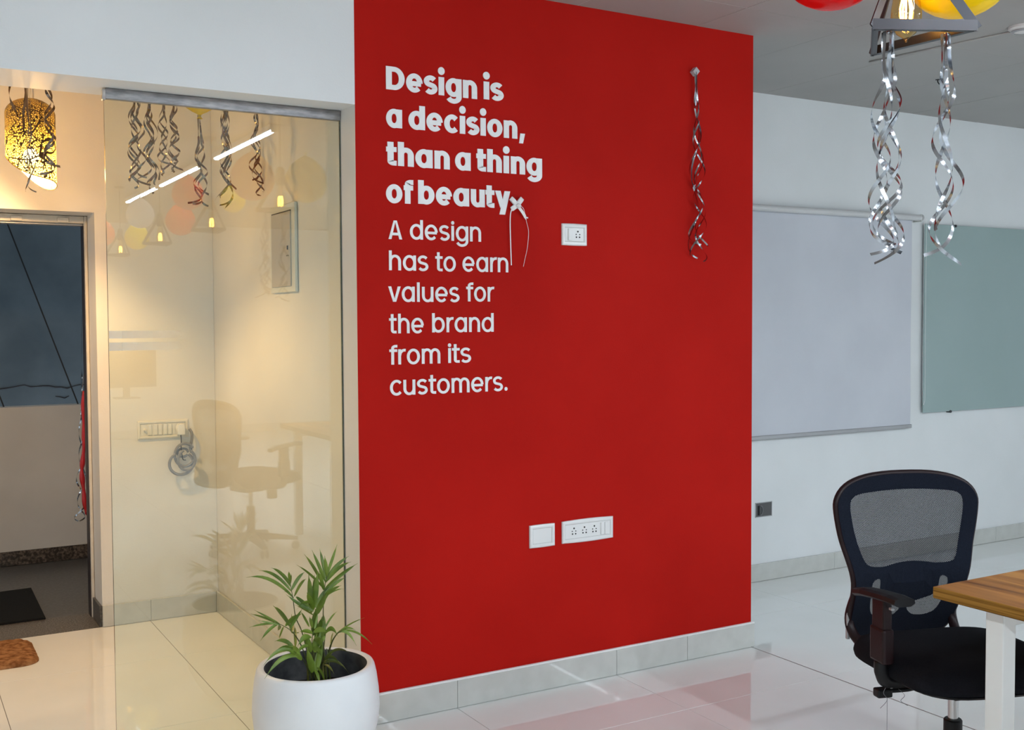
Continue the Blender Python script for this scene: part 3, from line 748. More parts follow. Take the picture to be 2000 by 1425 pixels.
def ribbons(loc, label, L_, nst, amp, seed, m, wid=.0055, turns=3.2, group=None, damp_y=1.0, knot=True, spread=.006, lens=None, yoff=0, straight=.1, name='ribbon_bunch', lean=.012):
    t = thing(name, label, 'ribbon', loc, 0, group); rr = random.Random(seed)
    for k in range(nst):
        ll = (lens[k] if lens else L_*rr.uniform(.82, 1.0))
        o = finish('strand', strand_bm(ll, seed*31+k, amp*rr.uniform(.75, 1.2), turns*rr.uniform(.8, 1.25)*ll/L_, wid, straight, (rr.uniform(-lean, lean), rr.uniform(-lean, lean)*damp_y), damp_y=damp_y, yoff=yoff), m, t, smooth=True, normals=False)
        o.location = (rr.uniform(-spread, spread), rr.uniform(-spread, spread)*damp_y, 0)
    if knot:
        bm = bmesh.new(); bmesh.ops.create_uvsphere(bm, u_segments=10, v_segments=6, radius=.006); bmesh.ops.scale(bm, verts=bm.verts, vec=(1, .8, .8)); finish('knot', bm, m, t, smooth=True)
    return t

# balloons
def balloon(loc, r, m, label, tip='down', group=None, tilt=(0, 0)):
    t = thing('balloon', label, 'balloon', loc, 0, group)
    prof = [(0, 1.0)]+[(math.sin(a), math.cos(a)) for a in [R(x) for x in range(10, 100, 10)]]+[(.97, -.30), (.88, -.55), (.72, -.82), (.50, -1.06), (.28, -1.22), (.10, -1.31), (.055, -1.35)]
    sg = 1 if tip == 'down' else -1
    M = Matrix.Rotation(tilt[0], 4, 'X') @ Matrix.Rotation(tilt[1], 4, 'Y')
    bm = bmesh.new(); lathe(bm, [(a*r, b*r*sg*.95) for a, b in prof], 32, cap=False, M=M); finish('skin', bm, m, t, smooth=True)
    bm = bmesh.new(); lathe(bm, [(.045*r, -1.27*r*sg), (.065*r, -1.29*r*sg), (.04*r, -1.32*r*sg), (.09*r, -1.40*r*sg), (.10*r, -1.41*r*sg)], 14, cap=False, M=M); finish('neck', bm, m, t, smooth=True)
    return t

# ---------------------------------------------------------------- pendant lamps with triangular cage
def pendant(loc, label):
    t = thing('pendant_lamp', label, 'pendant lamp', loc)
    # base corners relative to centroid (z=0 is base plane)
    A = Vector((-.128, -.0215, 0)); Bc = Vector((.074, -.121, 0)); Cc = Vector((.054, .1425, 0)); ap = Vector((0, 0, .215))
    def bar(p, q, w_, th, name='cage_bar'):
        d = (q-p); l = d.length; d.normalize(); s = Vector((0, 0, 1)) if abs(d.z) < .5 else (Vector((p.x, p.y, 0)).normalized())
        s = (s-s.dot(d)*d).normalized(); u = d.cross(s)
        M = Matrix((d, u, s)).transposed().to_4x4(); M.translation = p
        bm = bmesh.new(); box(bm, 0, l, -th/2, th/2, 0 if abs(d.z) < .1 else -w_/2, w_ if abs(d.z) < .1 else w_/2, M=M); finish(name, bm, BLACKMET, t)
        return M
    for p, q in ((A, Bc), (Bc, Cc), (Cc, A)):
        bar(p, q, .022, .003)
        # horizontal flange of the angle iron, on the inner side
        d = (q-p).normalized(); inn = Vector((-d.y, d.x, 0)); inn = inn if inn.dot(-(p+q)/2) > 0 else -inn
        bm = bmesh.new(); f0 = [bm.verts.new(v) for v in (p, q, q+inn*.012-d*.012, p+inn*.012+d*.012)]; bm.faces.new(f0)
        ex = bmesh.ops.extrude_face_region(bm, geom=bm.faces[:]); bmesh.ops.translate(bm, verts=[v for v in ex['geom'] if isinstance(v, bmesh.types.BMVert)], vec=(0, 0, .0025)); finish('cage_flange', bm, BLACKMET, t)
    for p in (A, Bc, Cc):
        bar(p+Vector((0, 0, .004)), ap+(p*.06), .020, .003)
    bm = bmesh.new(); lathe(bm, [(0, .252), (.014, .250), (.024, .232), (.024, .150), (.019, .146), (0, .146)], 20); finish('socket', bm, BLACKMET, t, smooth=False)
    # pear bulb
    prof = [(.013, .150), (.0145, .135), (.020, .115), (.027, .090), (.0315, .062), (.032, .045), (.0285, .026), (.020, .012), (.009, .004), (.004, .000), (.0025, -.006), (0, -.007)]
    bm = bmesh.new(); lathe(bm, prof, 24, cap=False); finish('bulb_glass', bm, AMBER, t, smooth=True)
    bm = bmesh.new()
    for k in range(5):
        a = 2*math.pi*k/5; r1, r2 = .010, .013
        tube(bm, [(r1*math.cos(a), r1*math.sin(a), .035), (r2*math.cos(a), r2*math.sin(a), .065), (r1*.7*math.cos(a), r1*.7*math.sin(a), .092)], .0019, 6)
    finish('filament', bm, FIL, t)
    bm = bmesh.new(); lathe(bm, [(.003, .145), (.0035, .11), (.0015, .10), (.0012, .034), (0, .033)], 8); finish('filament_stem', bm, PLASTIC, t)
    bm = bmesh.new(); tube(bm, [(0, 0, .25), (0, 0, ZC-loc[2]-.02)], .0028, 6); finish('cord', bm, BLKP, t)
    bm = bmesh.new(); lathe(bm, [(0, ZC-loc[2]), (.045, ZC-loc[2]), (.045, ZC-loc[2]-.018), (.01, ZC-loc[2]-.026), (0, ZC-loc[2]-.026)], 24); finish('canopy', bm, BLACKMET, t)
    return t
PX, PY, PZ = 1.922, 1.607, 2.050
p1 = pendant((PX, PY, PZ), 'triangular black pendant with glowing amber bulb at the top right, ribbons under it')
for (x, y, lab) in ((1.93, .139, 'lit triangular pendant mirrored in the glass, right of the white balloon'), (1.90, -1.263, 'lit triangular pendant mirrored in the glass under the white balloon'), (1.90, -2.876, 'lit triangular pendant mirrored faintly at the left of the glass')):
    c = copy_tree(p1); c.location = (x, y, PZ); c['label'] = lab
def yawv(dx, dy, dz=0): return (PX+dx, PY+dy, PZ+dz)
balloon((1.752, 1.655, 2.215), .118, BRED, 'red balloon at the top edge, left of the cage pendant', tip='up')
balloon((2.075, 1.590, 2.225), .118, BYEL, 'yellow balloon at the top right, behind the cage pendant', tip='up')
for (x, y, z, r, m_, lab) in ((1.80, .05, 2.30, .105, BRED, 'red balloon mirrored in the glass above the third bulb'), (2.08, .12, 2.27, .085, BYEL, 'small yellow balloon mirrored beside the third bulb'),
                        (1.74, -1.20, 2.27, .105, BWHT, 'white balloon mirrored in the glass'), (2.06, -1.27, 2.24, .115, BRED, 'red balloon mirrored right of the white one'),
                        (1.74, -2.85, 2.24, .11, BRED, 'pale red balloon mirrored at the left edge of the glass'), (2.05, -2.90, 2.22, .11, BYEL, 'yellow balloon mirrored beside the farthest bulb')):
    balloon((x, y, z), r, m_, lab, tip='up')
ribbons((1.843, 1.585, 2.050), 'thick bunch of curled silver ribbons under the left of the cage pendant', .53, 7, .024, 11, SILVER, .0074, 2.4, spread=.012, straight=.02)
ribbons((1.962, 1.535, 2.050), 'thinner bunch of curled silver ribbons under the right of the cage pendant', .51, 4, .025, 23, SILVER, .0076, 2.1, spread=.008, straight=.08)

# ribbon taped to red wall
rw = ribbons((2.967, D-.017, 2.483), 'silver ribbons taped to the red wall, hanging beside the right edge', .875, 5, .027, 5, SILVER, .0065, 3.3, damp_y=.28, knot=False, spread=.004, yoff=-.004, straight=.03, lean=.03)
finish('tape', B(-.012, .012, -.006, .0165, -.010, .016, M=Matrix.Rotation(R(42), 4, 'Y')), TAPE, rw)
# white bow at the end of "beauty"
bw_ = thing('gift_bow', 'small white satin bow pinned at the end of the bold lettering', 'bow', (2.103, D-.006, 1.888))
def ribb(P, w_, wd, m=SATIN, name='loop', notch=False):
    bm = bmesh.new(); P = smooth_path(P, 5); wds = []
    for i, p in enumerate(P):
        t = (P[min(i+1, len(P)-1)]-P[max(i-1, 0)]).normalized(); n_ = Vector(wd); q = t.cross(n_); wds.append(q.normalized())
    strip(bm, P, wds, w_); return finish(name, bm, m, bw_, smooth=True, normals=False)
for ax, az in ((-.026, .024), (.022, .026), (-.024, -.016), (.010, -.006)):
    l_ = 1.0; ribb([(0, -.004, 0), (ax*.5, -.010, az*.5), (ax, -.008, az), (ax*1.02, -.003, az*1.02), (ax*.5, -.001, az*.5), (0, -.002, 0)], .017, (0, 1, 0))
ribb([(0, -.004, 0), (.014, -.008, -.016), (.030, -.006, -.034), (.036, -.004, -.042)], .012, (0, 1, 0), name='tail')
ribb([(.034, -.004, -.040), (.042, -.003, -.044), (.050, -.003, -.046)], .005, (0, 1, 0), name='tail')
ribb([(.030, -.004, -.038), (.036, -.003, -.046), (.042, -.003, -.052)], .005, (0, 1, 0), name='tail')
ribb([(-.008, -.003, -.006), (-.026, -.006, -.022), (-.030, -.004, -.06), (-.028, -.003, -.14), (-.025, -.003, -.228)], .0042, (0, 1, 0), name='tail')
ribb([(.010, -.003, -.002), (.028, -.006, -.012), (.042, -.004, -.06), (.052, -.003, -.10), (.046, -.003, -.16), (.036, -.003, -.20), (.028, -.003, -.232)], .0016, (0, 1, 0), name='tail')
bm = bmesh.new(); bmesh.ops.create_icosphere(bm, subdivisions=2, radius=.0085); bmesh.ops.scale(bm, verts=bm.verts, vec=(1.3, .8, 1)); o = finish('knot', bm, SATIN, bw_, smooth=False); o.location = (.006, -.008, -.002)

# ---------------------------------------------------------------- corridor ribbons and balloons
def at(px, y):      # world x on depth plane y for a photo column near the horizon
    d = fw+cr*((px-1000)/FPX); return d.x/d.y*y
G = 'curled dark ribbon bunches hanging in the corridor behind the glass'
specs = [(276, 4.35, 392, 5, 'curled ribbon bunch left-most behind the glass pane'), (298, 4.35, 397, 5, 'curled ribbon bunch second from the left edge of the glass'),
         (331, 4.6, 360, 3, 'curled ribbon bunch third from the left edge of the glass'), (348, 4.6, 358, 4, 'curled ribbon bunch fourth from the left edge of the glass'),
         (449, 4.35, 425, 6, 'curled ribbon bunch behind the glass, right of the yellow balloon'), (509, 4.6, 392, 4, 'right-most curled ribbon bunch behind the glass')]
def zat(py, px, y):
    d = fw+cr*((px-1000)/FPX)-cu*((py-712.5)/FPX); return 1.45+d.z*y/d.y
for k, (px, y, pb, ns, lab) in enumerate(specs):
    x = at(px, y); zt = zat(160, px, y); zb = zat(pb, px, y)
    zt = max(zt, ZO+.10)
    if k in (0, 2, 4, 5): bx = balloon((x+(.035 if k in (0, 2) else 0), y+(.06 if k == 5 else 0), min(zt+.16, ZC-.135)), .085, (BYEL, BWHT, BRED)[k % 3], {0: 'yellow balloon under the corridor ceiling above the two leftmost ribbon bunches', 2: 'red balloon under the corridor ceiling above the third and fourth ribbon bunches', 4: 'white balloon under the corridor ceiling, right of the yellow tip', 5: 'red balloon under the corridor ceiling above the right-most ribbon bunch'}[k], tip='down')
    zt = min(zt+.16, ZC-.135)-.118
    ribbons((x, y, zt), lab, zt-zb, ns, .019, 40+k, DKRIB, .0078, 3.6, straight=.12, lean=.015)
# yellow balloon whose tip shows
yb = 4.2; xb = at(398, yb); zb = zat(231, 398, yb)
yt = balloon((xb, yb, zb+.155), .112, BYEL, 'yellow balloon whose tip shows below the metal head channel', tip='down')
bm = bmesh.new(); tube(bm, [(0, 0, .105), (0, 0, ZC-.0195-zb-.155)], .0012, 5); finish('string', bm, CONDUIT, yt)
ribbons((xb, yb, zb+.012), 'curled ribbon bunch tied to the yellow balloon behind the glass', zb-zat(422, 408, yb), 4, .017, 77, DKRIB, .0078, 3.2, straight=.18, lean=.02)
# near the perforated lamp
for k, (px, y, pb, ns, lab) in enumerate(((40, 4.1, 270, 1, 'two long ribbon curls in front of the left of the pierced lamp'), (62, 4.1, 262, 2, 'straight ribbon ends in front of the pierced lamp'), (103, 4.1, 355, 2, 'tightly curled ribbon bunch in front of the right of the pierced lamp'), (64, 4.1, 392, 3, 'ribbon ends hanging below the pierced lamp'))):
    x = at(px, y); zt = 2.36; zb_ = zat(pb, px, y)
    ribbons((x, y-(.05 if k == 3 else 0), zt), lab, zt-zb_, ns, (.022, .006, .018, .012)[k], 90+k, DKRIB, (.0088, .008, .0095, .0045)[k], (1.0, .5, 3.2, 2.4)[k], straight=(.02, .1, .02, .45)[k])
balloon((at(70, 4.1), 4.1, 2.515), .112, BRED, 'red balloon under the corridor ceiling above the pierced lamp', tip='down')

# pierced lamp in corridor
LY = 4.75; LX = at(70, LY)
lamp = thing('pierced_lamp', 'glowing cylindrical pierced lamp with slanted bottom in the corridor', 'pendant lamp', (LX, LY, 2.003))
n = 48; rad = .0935; bm = bmesh.new(); prof = []
Hh = .350
def cutz(a):   # slanted mouth facing the camera's left
    l_ = math.cos(a)*-.864+math.sin(a)*.503; return .026+.060*l_+.036*l_*l_+.024*(math.cos(a)*-.11+math.sin(a)*-.99)
rings = []
zs = [0, .04, .1, .16, .22, .26]
for zi, zf in enumerate(zs):
    ring = []
    for i in range(n):
        a = 2*math.pi*i/n; z0 = cutz(a); z = z0+(.285-z0)*(zf/.26); ring.append(bm.verts.new((rad*math.cos(a), rad*math.sin(a), z)))
    rings.append(ring)
for k in range(1, 9):
    a = R(90*k/8); rr = rad*math.cos(a)*.86+rad*.14*(1-k/8) if k < 8 else .010; z = .285+.060*math.sin(a)
    rings.append([bm.verts.new((max(rr, .010)*math.cos(2*math.pi*i/n), max(rr, .010)*math.sin(2*math.pi*i/n), z)) for i in range(n)])
for a, b in zip(rings, rings[1:]):
    for i in range(n): j = (i+1) % n; bm.faces.new((a[i], a[j], b[j], b[i]))
finish('shade', bm, SHADE, lamp, smooth=True)
bm = bmesh.new(); tube(bm, [v.co.copy() for v in []] or [(rad*math.cos(2*math.pi*i/n), rad*math.sin(2*math.pi*i/n), cutz(2*math.pi*i/n)) for i in range(n)], .002, 6, closed=True); finish('rim', bm, mat('brass_rim', (.45, .28, .08), .3, .8), lamp, smooth=True)
bm = bmesh.new(); bmesh.ops.create_uvsphere(bm, u_segments=20, v_segments=14, radius=.030); bmesh.ops.translate(bm, verts=bm.verts, vec=(0, 0, .115)); finish('bulb', bm, FILC, lamp, smooth=True)
bm = bmesh.new(); lathe(bm, [(0, .215), (.016, .215), (.016, .145), (.012, .14), (0, .14)], 16); finish('socket', bm, PLASTIC, lamp)
bm = bmesh.new(); tube(bm, [(.012, 0, .34), (.012, 0, ZC-.02-2.003)], .004, 8); finish('suspension_rod', bm, CREAMP, lamp)
ld = bpy.data.lights.new('lamp_light', 'POINT'); ld.energy = LAMP_WATT; ld.color = (1.0, .60, .25); ld.shadow_soft_size = .02
lo = bpy.data.objects.new('lamp_light', ld); C.objects.link(lo); lo.parent = lamp; lo.location = (0, 0, .058)

# burst red balloon with ribbons outside the door
rd = thing('burst_balloon', 'burst red balloon hanging outside beside the door frame', 'balloon', (.886, 5.90, 1.10))
bm = bmesh.new(); P = smooth_path([(.010, 0, 0), (.004, 0, -.12), (.006, 0, -.25), (-.004, .004, -.36), (-.010, 0, -.42), (-.004, 0, -.50), (.004, 0, -.60), (.014, 0, -.63), (.012, 0, -.55)], 5)
tube(bm, P, [.008+.006*math.sin(i*.5)**2 for i in range(len(P))], 8); finish('rubber_skin', bm, mat('dark_red_rubber', (.36, .008, .012), .3), rd, smooth=True)
ribbons((.895, 5.96, 2.54), 'silver ribbons curling down outside beside the door frame', 2.20, 0, .018, 61, SILVER)
rdr = [o for o in bpy.data.objects if o.get('label') == 'silver ribbons curling down outside beside the door frame'][0]; rdr.location = (.932, 5.96, 2.54)
for sd in (3, 8): finish('strand', strand_bm(2.20, sd, .020, 8.0, .007, .60, (-.058, 0)), SILVER, rdr, smooth=True, normals=False)
bm = bmesh.new(); tube(bm, [(0, 0, -.01), (.03, 0, .3), (.03, 0, 1.445)], .0012, 4); finish('string', bm, CONDUIT, rd)

# ---------------------------------------------------------------- potted palm
pp_ = thing('potted_palm', 'small areca palm in a round white pot in front of the glass', 'potted plant', (1.172, 3.262, 0))
RR = .190
prof_o = [(0, .004), (.105, .004), (.118, .010), (.150, .055), (.180, .115), (.196, .175), (.201, .225), (.1985, .275), (.192, .325), (.186, .352), (.182, .360), (.172, .363), (.162, .358), (.160, .345), (.168, .30), (.176, .22), (.172, .18)]
bm = bmesh.new(); lathe(bm, prof_o[:13], 72, cap=False); finish('pot', bm, POTW, pp_, smooth=True)
bm = bmesh.new(); lathe(bm, [(.1625, .3575), (.1605, .345), (.168, .30), (.176, .22), (.172, .17)], 72, cap=False); finish('pot_inside', bm, POTIN, pp_, smooth=True)
bm = bmesh.new(); rings_ = []
for k in range(9):
    r = .172*k/8; rings_.append([bm.verts.new((r*math.cos(2*math.pi*i/32), r*math.sin(2*math.pi*i/32), .255+random.uniform(-.006, .006)+.012*(1-k/8))) for i in range(32)] if k else [bm.verts.new((0, 0, .27))])
for a, b in zip(rings_, rings_[1:]):
    for i in range(32):
        j = (i+1) % 32
        if len(a) == 1: bm.faces.new((a[0], b[i], b[j]))
        else: bm.faces.new((a[i], a[j], b[j], b[i]))
finish('soil', bm, SOIL, pp_, smooth=False)
# directions in the photo plane: r0 = image right, view = away
vr = Vector((r0.x, r0.y, 0)).normalized(); vd = Vector((fw.x, fw.y, 0)).normalized(); up = Vector((0, 0, 1))
S_ = 3.42/FPX
def pv(px, py, dep=0):   # palm-local point from photo offset relative to pot axis (px 617) and z
    return vr*((px-617)*S_)+vd*dep+up*(.363-(py-1295)*S_)
def leaflet(fr, a, b, w_, droop, m, seed, tip_bend=(0, 0, 0)):
    rr = random.Random(seed); n = 9; P = []; a = Vector(a); b = Vector(b); d = b-a; l = d.length
    for i in range(n+1):
        t = i/n; P.append(a+d*t+up*(droop*l*4*t*(1-t)))
    side = d.cross(vd*rr.uniform(.5, 1)+vr*rr.uniform(-.4, .4)+up*rr.uniform(-.3, .3)).normalized()
    bm = bmesh.new(); pr = None
    for i, p in enumerate(P):
        t = i/n; ww = w_*(math.sin(math.pi*min(1, t*1.0+.10))**.55 if t < .97 else .06)*(1 if t > .06 else .5); ww = max(ww, .0007)
        tt = (P[min(i+1, n)]-P[max(i-1, 0)]).normalized(); nn = side.cross(tt).normalized()
        vs = (bm.verts.new(p-side*ww/2+nn*ww*.16), bm.verts.new(p), bm.verts.new(p+side*ww/2+nn*ww*.16))
        if pr: bm.faces.new((pr[0], pr[1], vs[1], vs[0])); bm.faces.new((pr[1], pr[2], vs[2], vs[1]))
        pr = vs
    return finish('leaflet', bm, m, fr, smooth=True, normals=False)
def frond(stem, leaves, seed, m=LEAF, sr=.0022, depth=0.0):
    """stem: photo points (px, py, depth); leaves: (base px, base py, tip px, tip py, depth of tip, droop, width)"""
    SP = smooth_path([pv(*q) for q in stem], 6); bm = bmesh.new(); tube(bm, SP, [sr*(1-.6*i/len(SP)) for i in range(len(SP))], 6)
    fr = finish('frond', bm, STEMM, pp_, smooth=True); de = stem[-1][2]
    for k, (bx_, by_, px, py, dp, dr_, w_) in enumerate(leaves):
        leaflet(fr, pv(bx_, by_, de), pv(px, py, dp), w_*.0019*random.uniform(.95, 1.1), dr_, m, seed*50+k)
    return fr
frond([(610, 1318, 0), (592, 1238, 0), (580, 1202, -.01), (575, 1166, -.01), (568, 1130, 0)],
      [(575, 1165, 487, 1120, -.03, .16, 6.0), (571, 1152, 503, 1115, .03, .14, 5.5), (570, 1143, 526, 1111, .04, .13, 5.5), (568, 1137, 541, 1111, 0, .12, 5.5), (568, 1132, 561, 1118, .04, .06, 5), (568, 1138, 574, 1114, -.02, .03, 5),
       (571, 1150, 594, 1118, .03, .12, 5.5), (576, 1162, 604, 1123, -.03, .12, 5.5), (580, 1163, 612, 1182, -.02, -.02, 6), (566, 1153, 556, 1150, -.02, .0, 3)], 1)
frond([(620, 1318, .0), (630, 1240, .01), (633, 1190, 0), (634, 1166, 0), (637, 1140, 0), (641, 1121, 0)],
      [(638, 1134, 612, 1070, .0, .01, 6), (640, 1128, 624, 1071, .03, .01, 6), (641, 1124, 639, 1079, -.02, .0, 7), (641, 1120, 660, 1062, .02, .0, 5), (639, 1128, 682, 1087, .03, .09, 6), (638, 1135, 692, 1090, -.03, .10, 6),
       (636, 1148, 700, 1100, .02, .04, 6.5), (633, 1140, 593, 1082, .03, .05, 6), (634, 1147, 585, 1095, -.03, .05, 6), (636, 1157, 675, 1130, .04, .06, 5), (636, 1162, 671, 1138, -.02, .06, 5), (634, 1166, 671, 1152, .03, .10, 3.5), (634, 1150, 629, 1108, -.03, .0, 7)], 2)
frond([(617, 1320, 0), (616, 1270, .01), (615, 1225, 0), (614, 1195, 0)],
      [(609, 1195, 605, 1117, .0, .0, 11), (613, 1190, 613, 1124, .03, .0, 9), (616, 1182, 625, 1110, -.02, .01, 9), (619, 1186, 651, 1141, .03, .04, 12), (616, 1200, 645, 1150, -.03, .02, 11), (613, 1188, 606, 1148, -.04, .0, 9),
       (620, 1198, 636, 1165, .0, .02, 8), (614, 1192, 564, 1153, -.03, -.04, 6), (615, 1184, 586, 1182, -.05, .30, 7), (612, 1240, 622, 1180, -.04, 0, 12), (614, 1200, 571, 1187, .05, .03, 3), (616, 1250, 634, 1197, -.03, .0, 9)], 3)
frond([(608, 1318, -.01), (594, 1258, -.03), (578, 1224, -.05), (558, 1208, -.06), (542, 1203, -.06)],
      [(555, 1206, 505, 1178, -.06, .0, 3.5), (556, 1208, 520, 1192, -.10, .0, 3), (545, 1203, 493, 1193, -.02, .03, 3.5), (550, 1205, 499, 1209, -.08, .04, 4), (552, 1206, 523, 1232, -.10, .10, 5.5), (556, 1209, 547, 1225, -.03, .03, 6),
       (563, 1212, 561, 1225, -.12, .0, 5), (575, 1212, 534, 1180, .0, .05, 9), (578, 1222, 568, 1200, .02, 0, 8), (580, 1225, 596, 1218, -.1, .05, 10), (574, 1215, 592, 1186, .0, .0, 5), (566, 1210, 590, 1200, .02, .1, 7)], 4)
frond([(622, 1320, .0), (634, 1262, -.01), (638, 1235, -.02), (641, 1224, -.03)],
      [(638, 1232, 667, 1234, -.05, .42, 8), (636, 1245, 631, 1196, .02, .0, 9), (628, 1256, 637, 1212, .0, .0, 10), (637, 1225, 656, 1199, .04, .08, 3.5)], 5)
frond([(626, 1320, .02), (642, 1275, .0), (652, 1248, -.02), (663, 1231, -.03), (672, 1225, -.03)],
      [(664, 1230, 700, 1255, -.03, .32, 5.5), (670, 1225, 696, 1230, .0, .15, 4), (668, 1226, 727, 1262, .02, .14, 4), (660, 1232, 711, 1212, .04, .06, 3), (650, 1252, 648, 1240, .04, .06, 3)], 6, sr=.0036)
frond([(611, 1322, -.02), (602, 1290, -.04), (592, 1262, -.06), (583, 1253, -.07)],
      [(592, 1262, 535, 1270, -.15, .24, 7), (594, 1268, 540, 1291, -.17, .20, 7), (584, 1252, 543, 1242, -.05, .18, 7), (588, 1256, 548, 1256, -.11, .20, 7), (580, 1247, 600, 1262, -.1, .1, 7), (586, 1250, 572, 1226, .03, .08, 6), (598, 1275, 575, 1250, -.1, .1, 9)], 7)
frond([(624, 1322, .0), (632, 1295, -.02), (638, 1282, -.03)],
      [(638, 1280, 691, 1268, -.05, .24, 5), (637, 1284, 671, 1287, -.06, .28, 6), (636, 1288, 688, 1304, -.06, .25, 3), (637, 1290, 677, 1303, -.02, .2, 3), (636, 1292, 660, 1302, -.07, .15, 4), (634, 1292, 655, 1270, .02, .1, 6)], 8, m=LEAFY)
frond([(620, 1325, -.04), (624, 1305, -.06), (626, 1298, -.07)],
      [(627, 1290, 650, 1326, -.11, .18, 7), (623, 1294, 637, 1318, -.10, .15, 5), (626, 1298, 637, 1238, -.05, .0, 8), (622, 1298, 606, 1262, -.06, .03, 11), (617, 1300, 610, 1250, -.08, .0, 12)], 9)
frond([(616, 1322, -.02), (618, 1270, -.05), (617, 1240, -.06), (620, 1222, -.06)],
      [(618, 1225, 596, 1218, -.08, .10, 8), (620, 1222, 649, 1220, -.08, .16, 8), (616, 1232, 596, 1240, -.12, .2, 9), (620, 1236, 644, 1240, -.12, .14, 9), (612, 1212, 592, 1186, -.03, .0, 5), (617, 1214, 614, 1190, -.07, 0, 7), (622, 1216, 627, 1188, -.04, .0, 4),
       (612, 1250, 589, 1262, -.1, .2, 7), (620, 1252, 640, 1264, -.1, .15, 8), (614, 1262, 604, 1222, -.07, 0, 12), (622, 1262, 628, 1224, -.07, 0, 12), (624, 1300, 630, 1250, -.03, .0, 9)], 10)
for k in range(9):
    a = pv(604+5*k, 1327, -.02+.015*(k % 3)); b = pv(606+4*k+random.uniform(-6, 6), 1250+random.uniform(-20, 25), random.uniform(-.03, .03))
    bm = bmesh.new(); tube(bm, [a-up*.02, (a+b)/2, b], [.0042, .0034, .0016], 6); finish('stem', bm, STEMM if k % 3 else LEAFY, pp_, smooth=True)

# ---------------------------------------------------------------- table
tb = thing('work_table', 'wood-topped work table with white metal legs at the right edge', 'table', (2.36, .20, 0))
TW, TD = 1.08, 1.67
bm = bevbox(0, TW, 0, TD, .720, .750, .0012, 1)
for f in bm.faces: f.material_index = 0 if f.normal.z > .9 or f.normal.z < -.9 else 1
finish('tabletop', bm, [WOODT, WOODE], tb)
for x in (.050, TW-.100):
    for y in (.12, 1.498):
        o = finish('leg', bevbox(0, .050, 0, .051, 0, .719, .002, 1), LEGW, tb); o.location = (x, y, 0)
finish('rail', bevbox(.10, TW-.10, 1.508, 1.538, .670, .718, .002, 1), LEGW, tb)
finish('rail', bevbox(.10, TW-.10, .13, .16, .670, .718, .002, 1), LEGW, tb)
finish('cable_tray', bevbox(.25, TW-.25, .6, .75, .62, .66, .003, 1), LEGW, tb)

# ---------------------------------------------------------------- office chair (local: +x right, -y = facing, z up)
def By(x, z):
    y = .255
    y -= .022*math.exp(-((z-.66)/.07)**2); y += .05*max(0, (.60-z)/.14)**1.3 * 1.0
    y += .02*max(0, (z-.72)/.25); y -= .45*x*x
    return y
OUT = rounded([(0, .966), (.10, .962), (.17, .948), (.215, .925), (.238, .892), (.239, .855), (.228, .79), (.212, .73), (.198, .675), (.188, .625), (.184, .575), (.180, .53), (.172, .49), (.150, .462), (.09, .452), (0, .450),
               (-.09, .452), (-.150, .462), (-.172, .49), (-.180, .53), (-.184, .575), (-.188, .625), (-.198, .675), (-.212, .73), (-.228, .79), (-.239, .855), (-.238, .892), (-.215, .925), (-.17, .948), (-.10, .962)], 3)
WIN = rounded([(0, .918), (.09, .915), (.165, .908), (.190, .892), (.194, .86), (.184, .80), (.170, .745), (.155, .705), (.135, .692), (.09, .690), (.045, .696), (0, .698),
               (-.045, .694), (-.09, .686), (-.135, .690), (-.155, .705), (-.170, .745), (-.184, .80), (-.194, .86), (-.190, .892), (-.165, .908), (-.09, .915)], 3)
HR = rounded([(.016, .560), (.05, .572), (.085, .585), (.100, .610), (.104, .648), (.128, .640), (.128, .60), (.122, .56), (.108, .530), (.075, .516), (.035, .520), (.014, .540)], 3)
HL = [(-x, z) for x, z in reversed(HR)]
def ch_map(bm, off=0):
    for v in bm.verts: v.co.y = By(v.co.x, v.co.z)+off
def fill_obj(name, loops, m, parent, off, sub=0):
    bm = bmesh.new(); inpoly_fill(bm, loops)
    if sub: bmesh.ops.subdivide_edges(bm, edges=bm.edges[:], cuts=sub, use_grid_fill=False)
    ch_map(bm, off); return finish(name, bm, m, parent, smooth=False, normals=True)
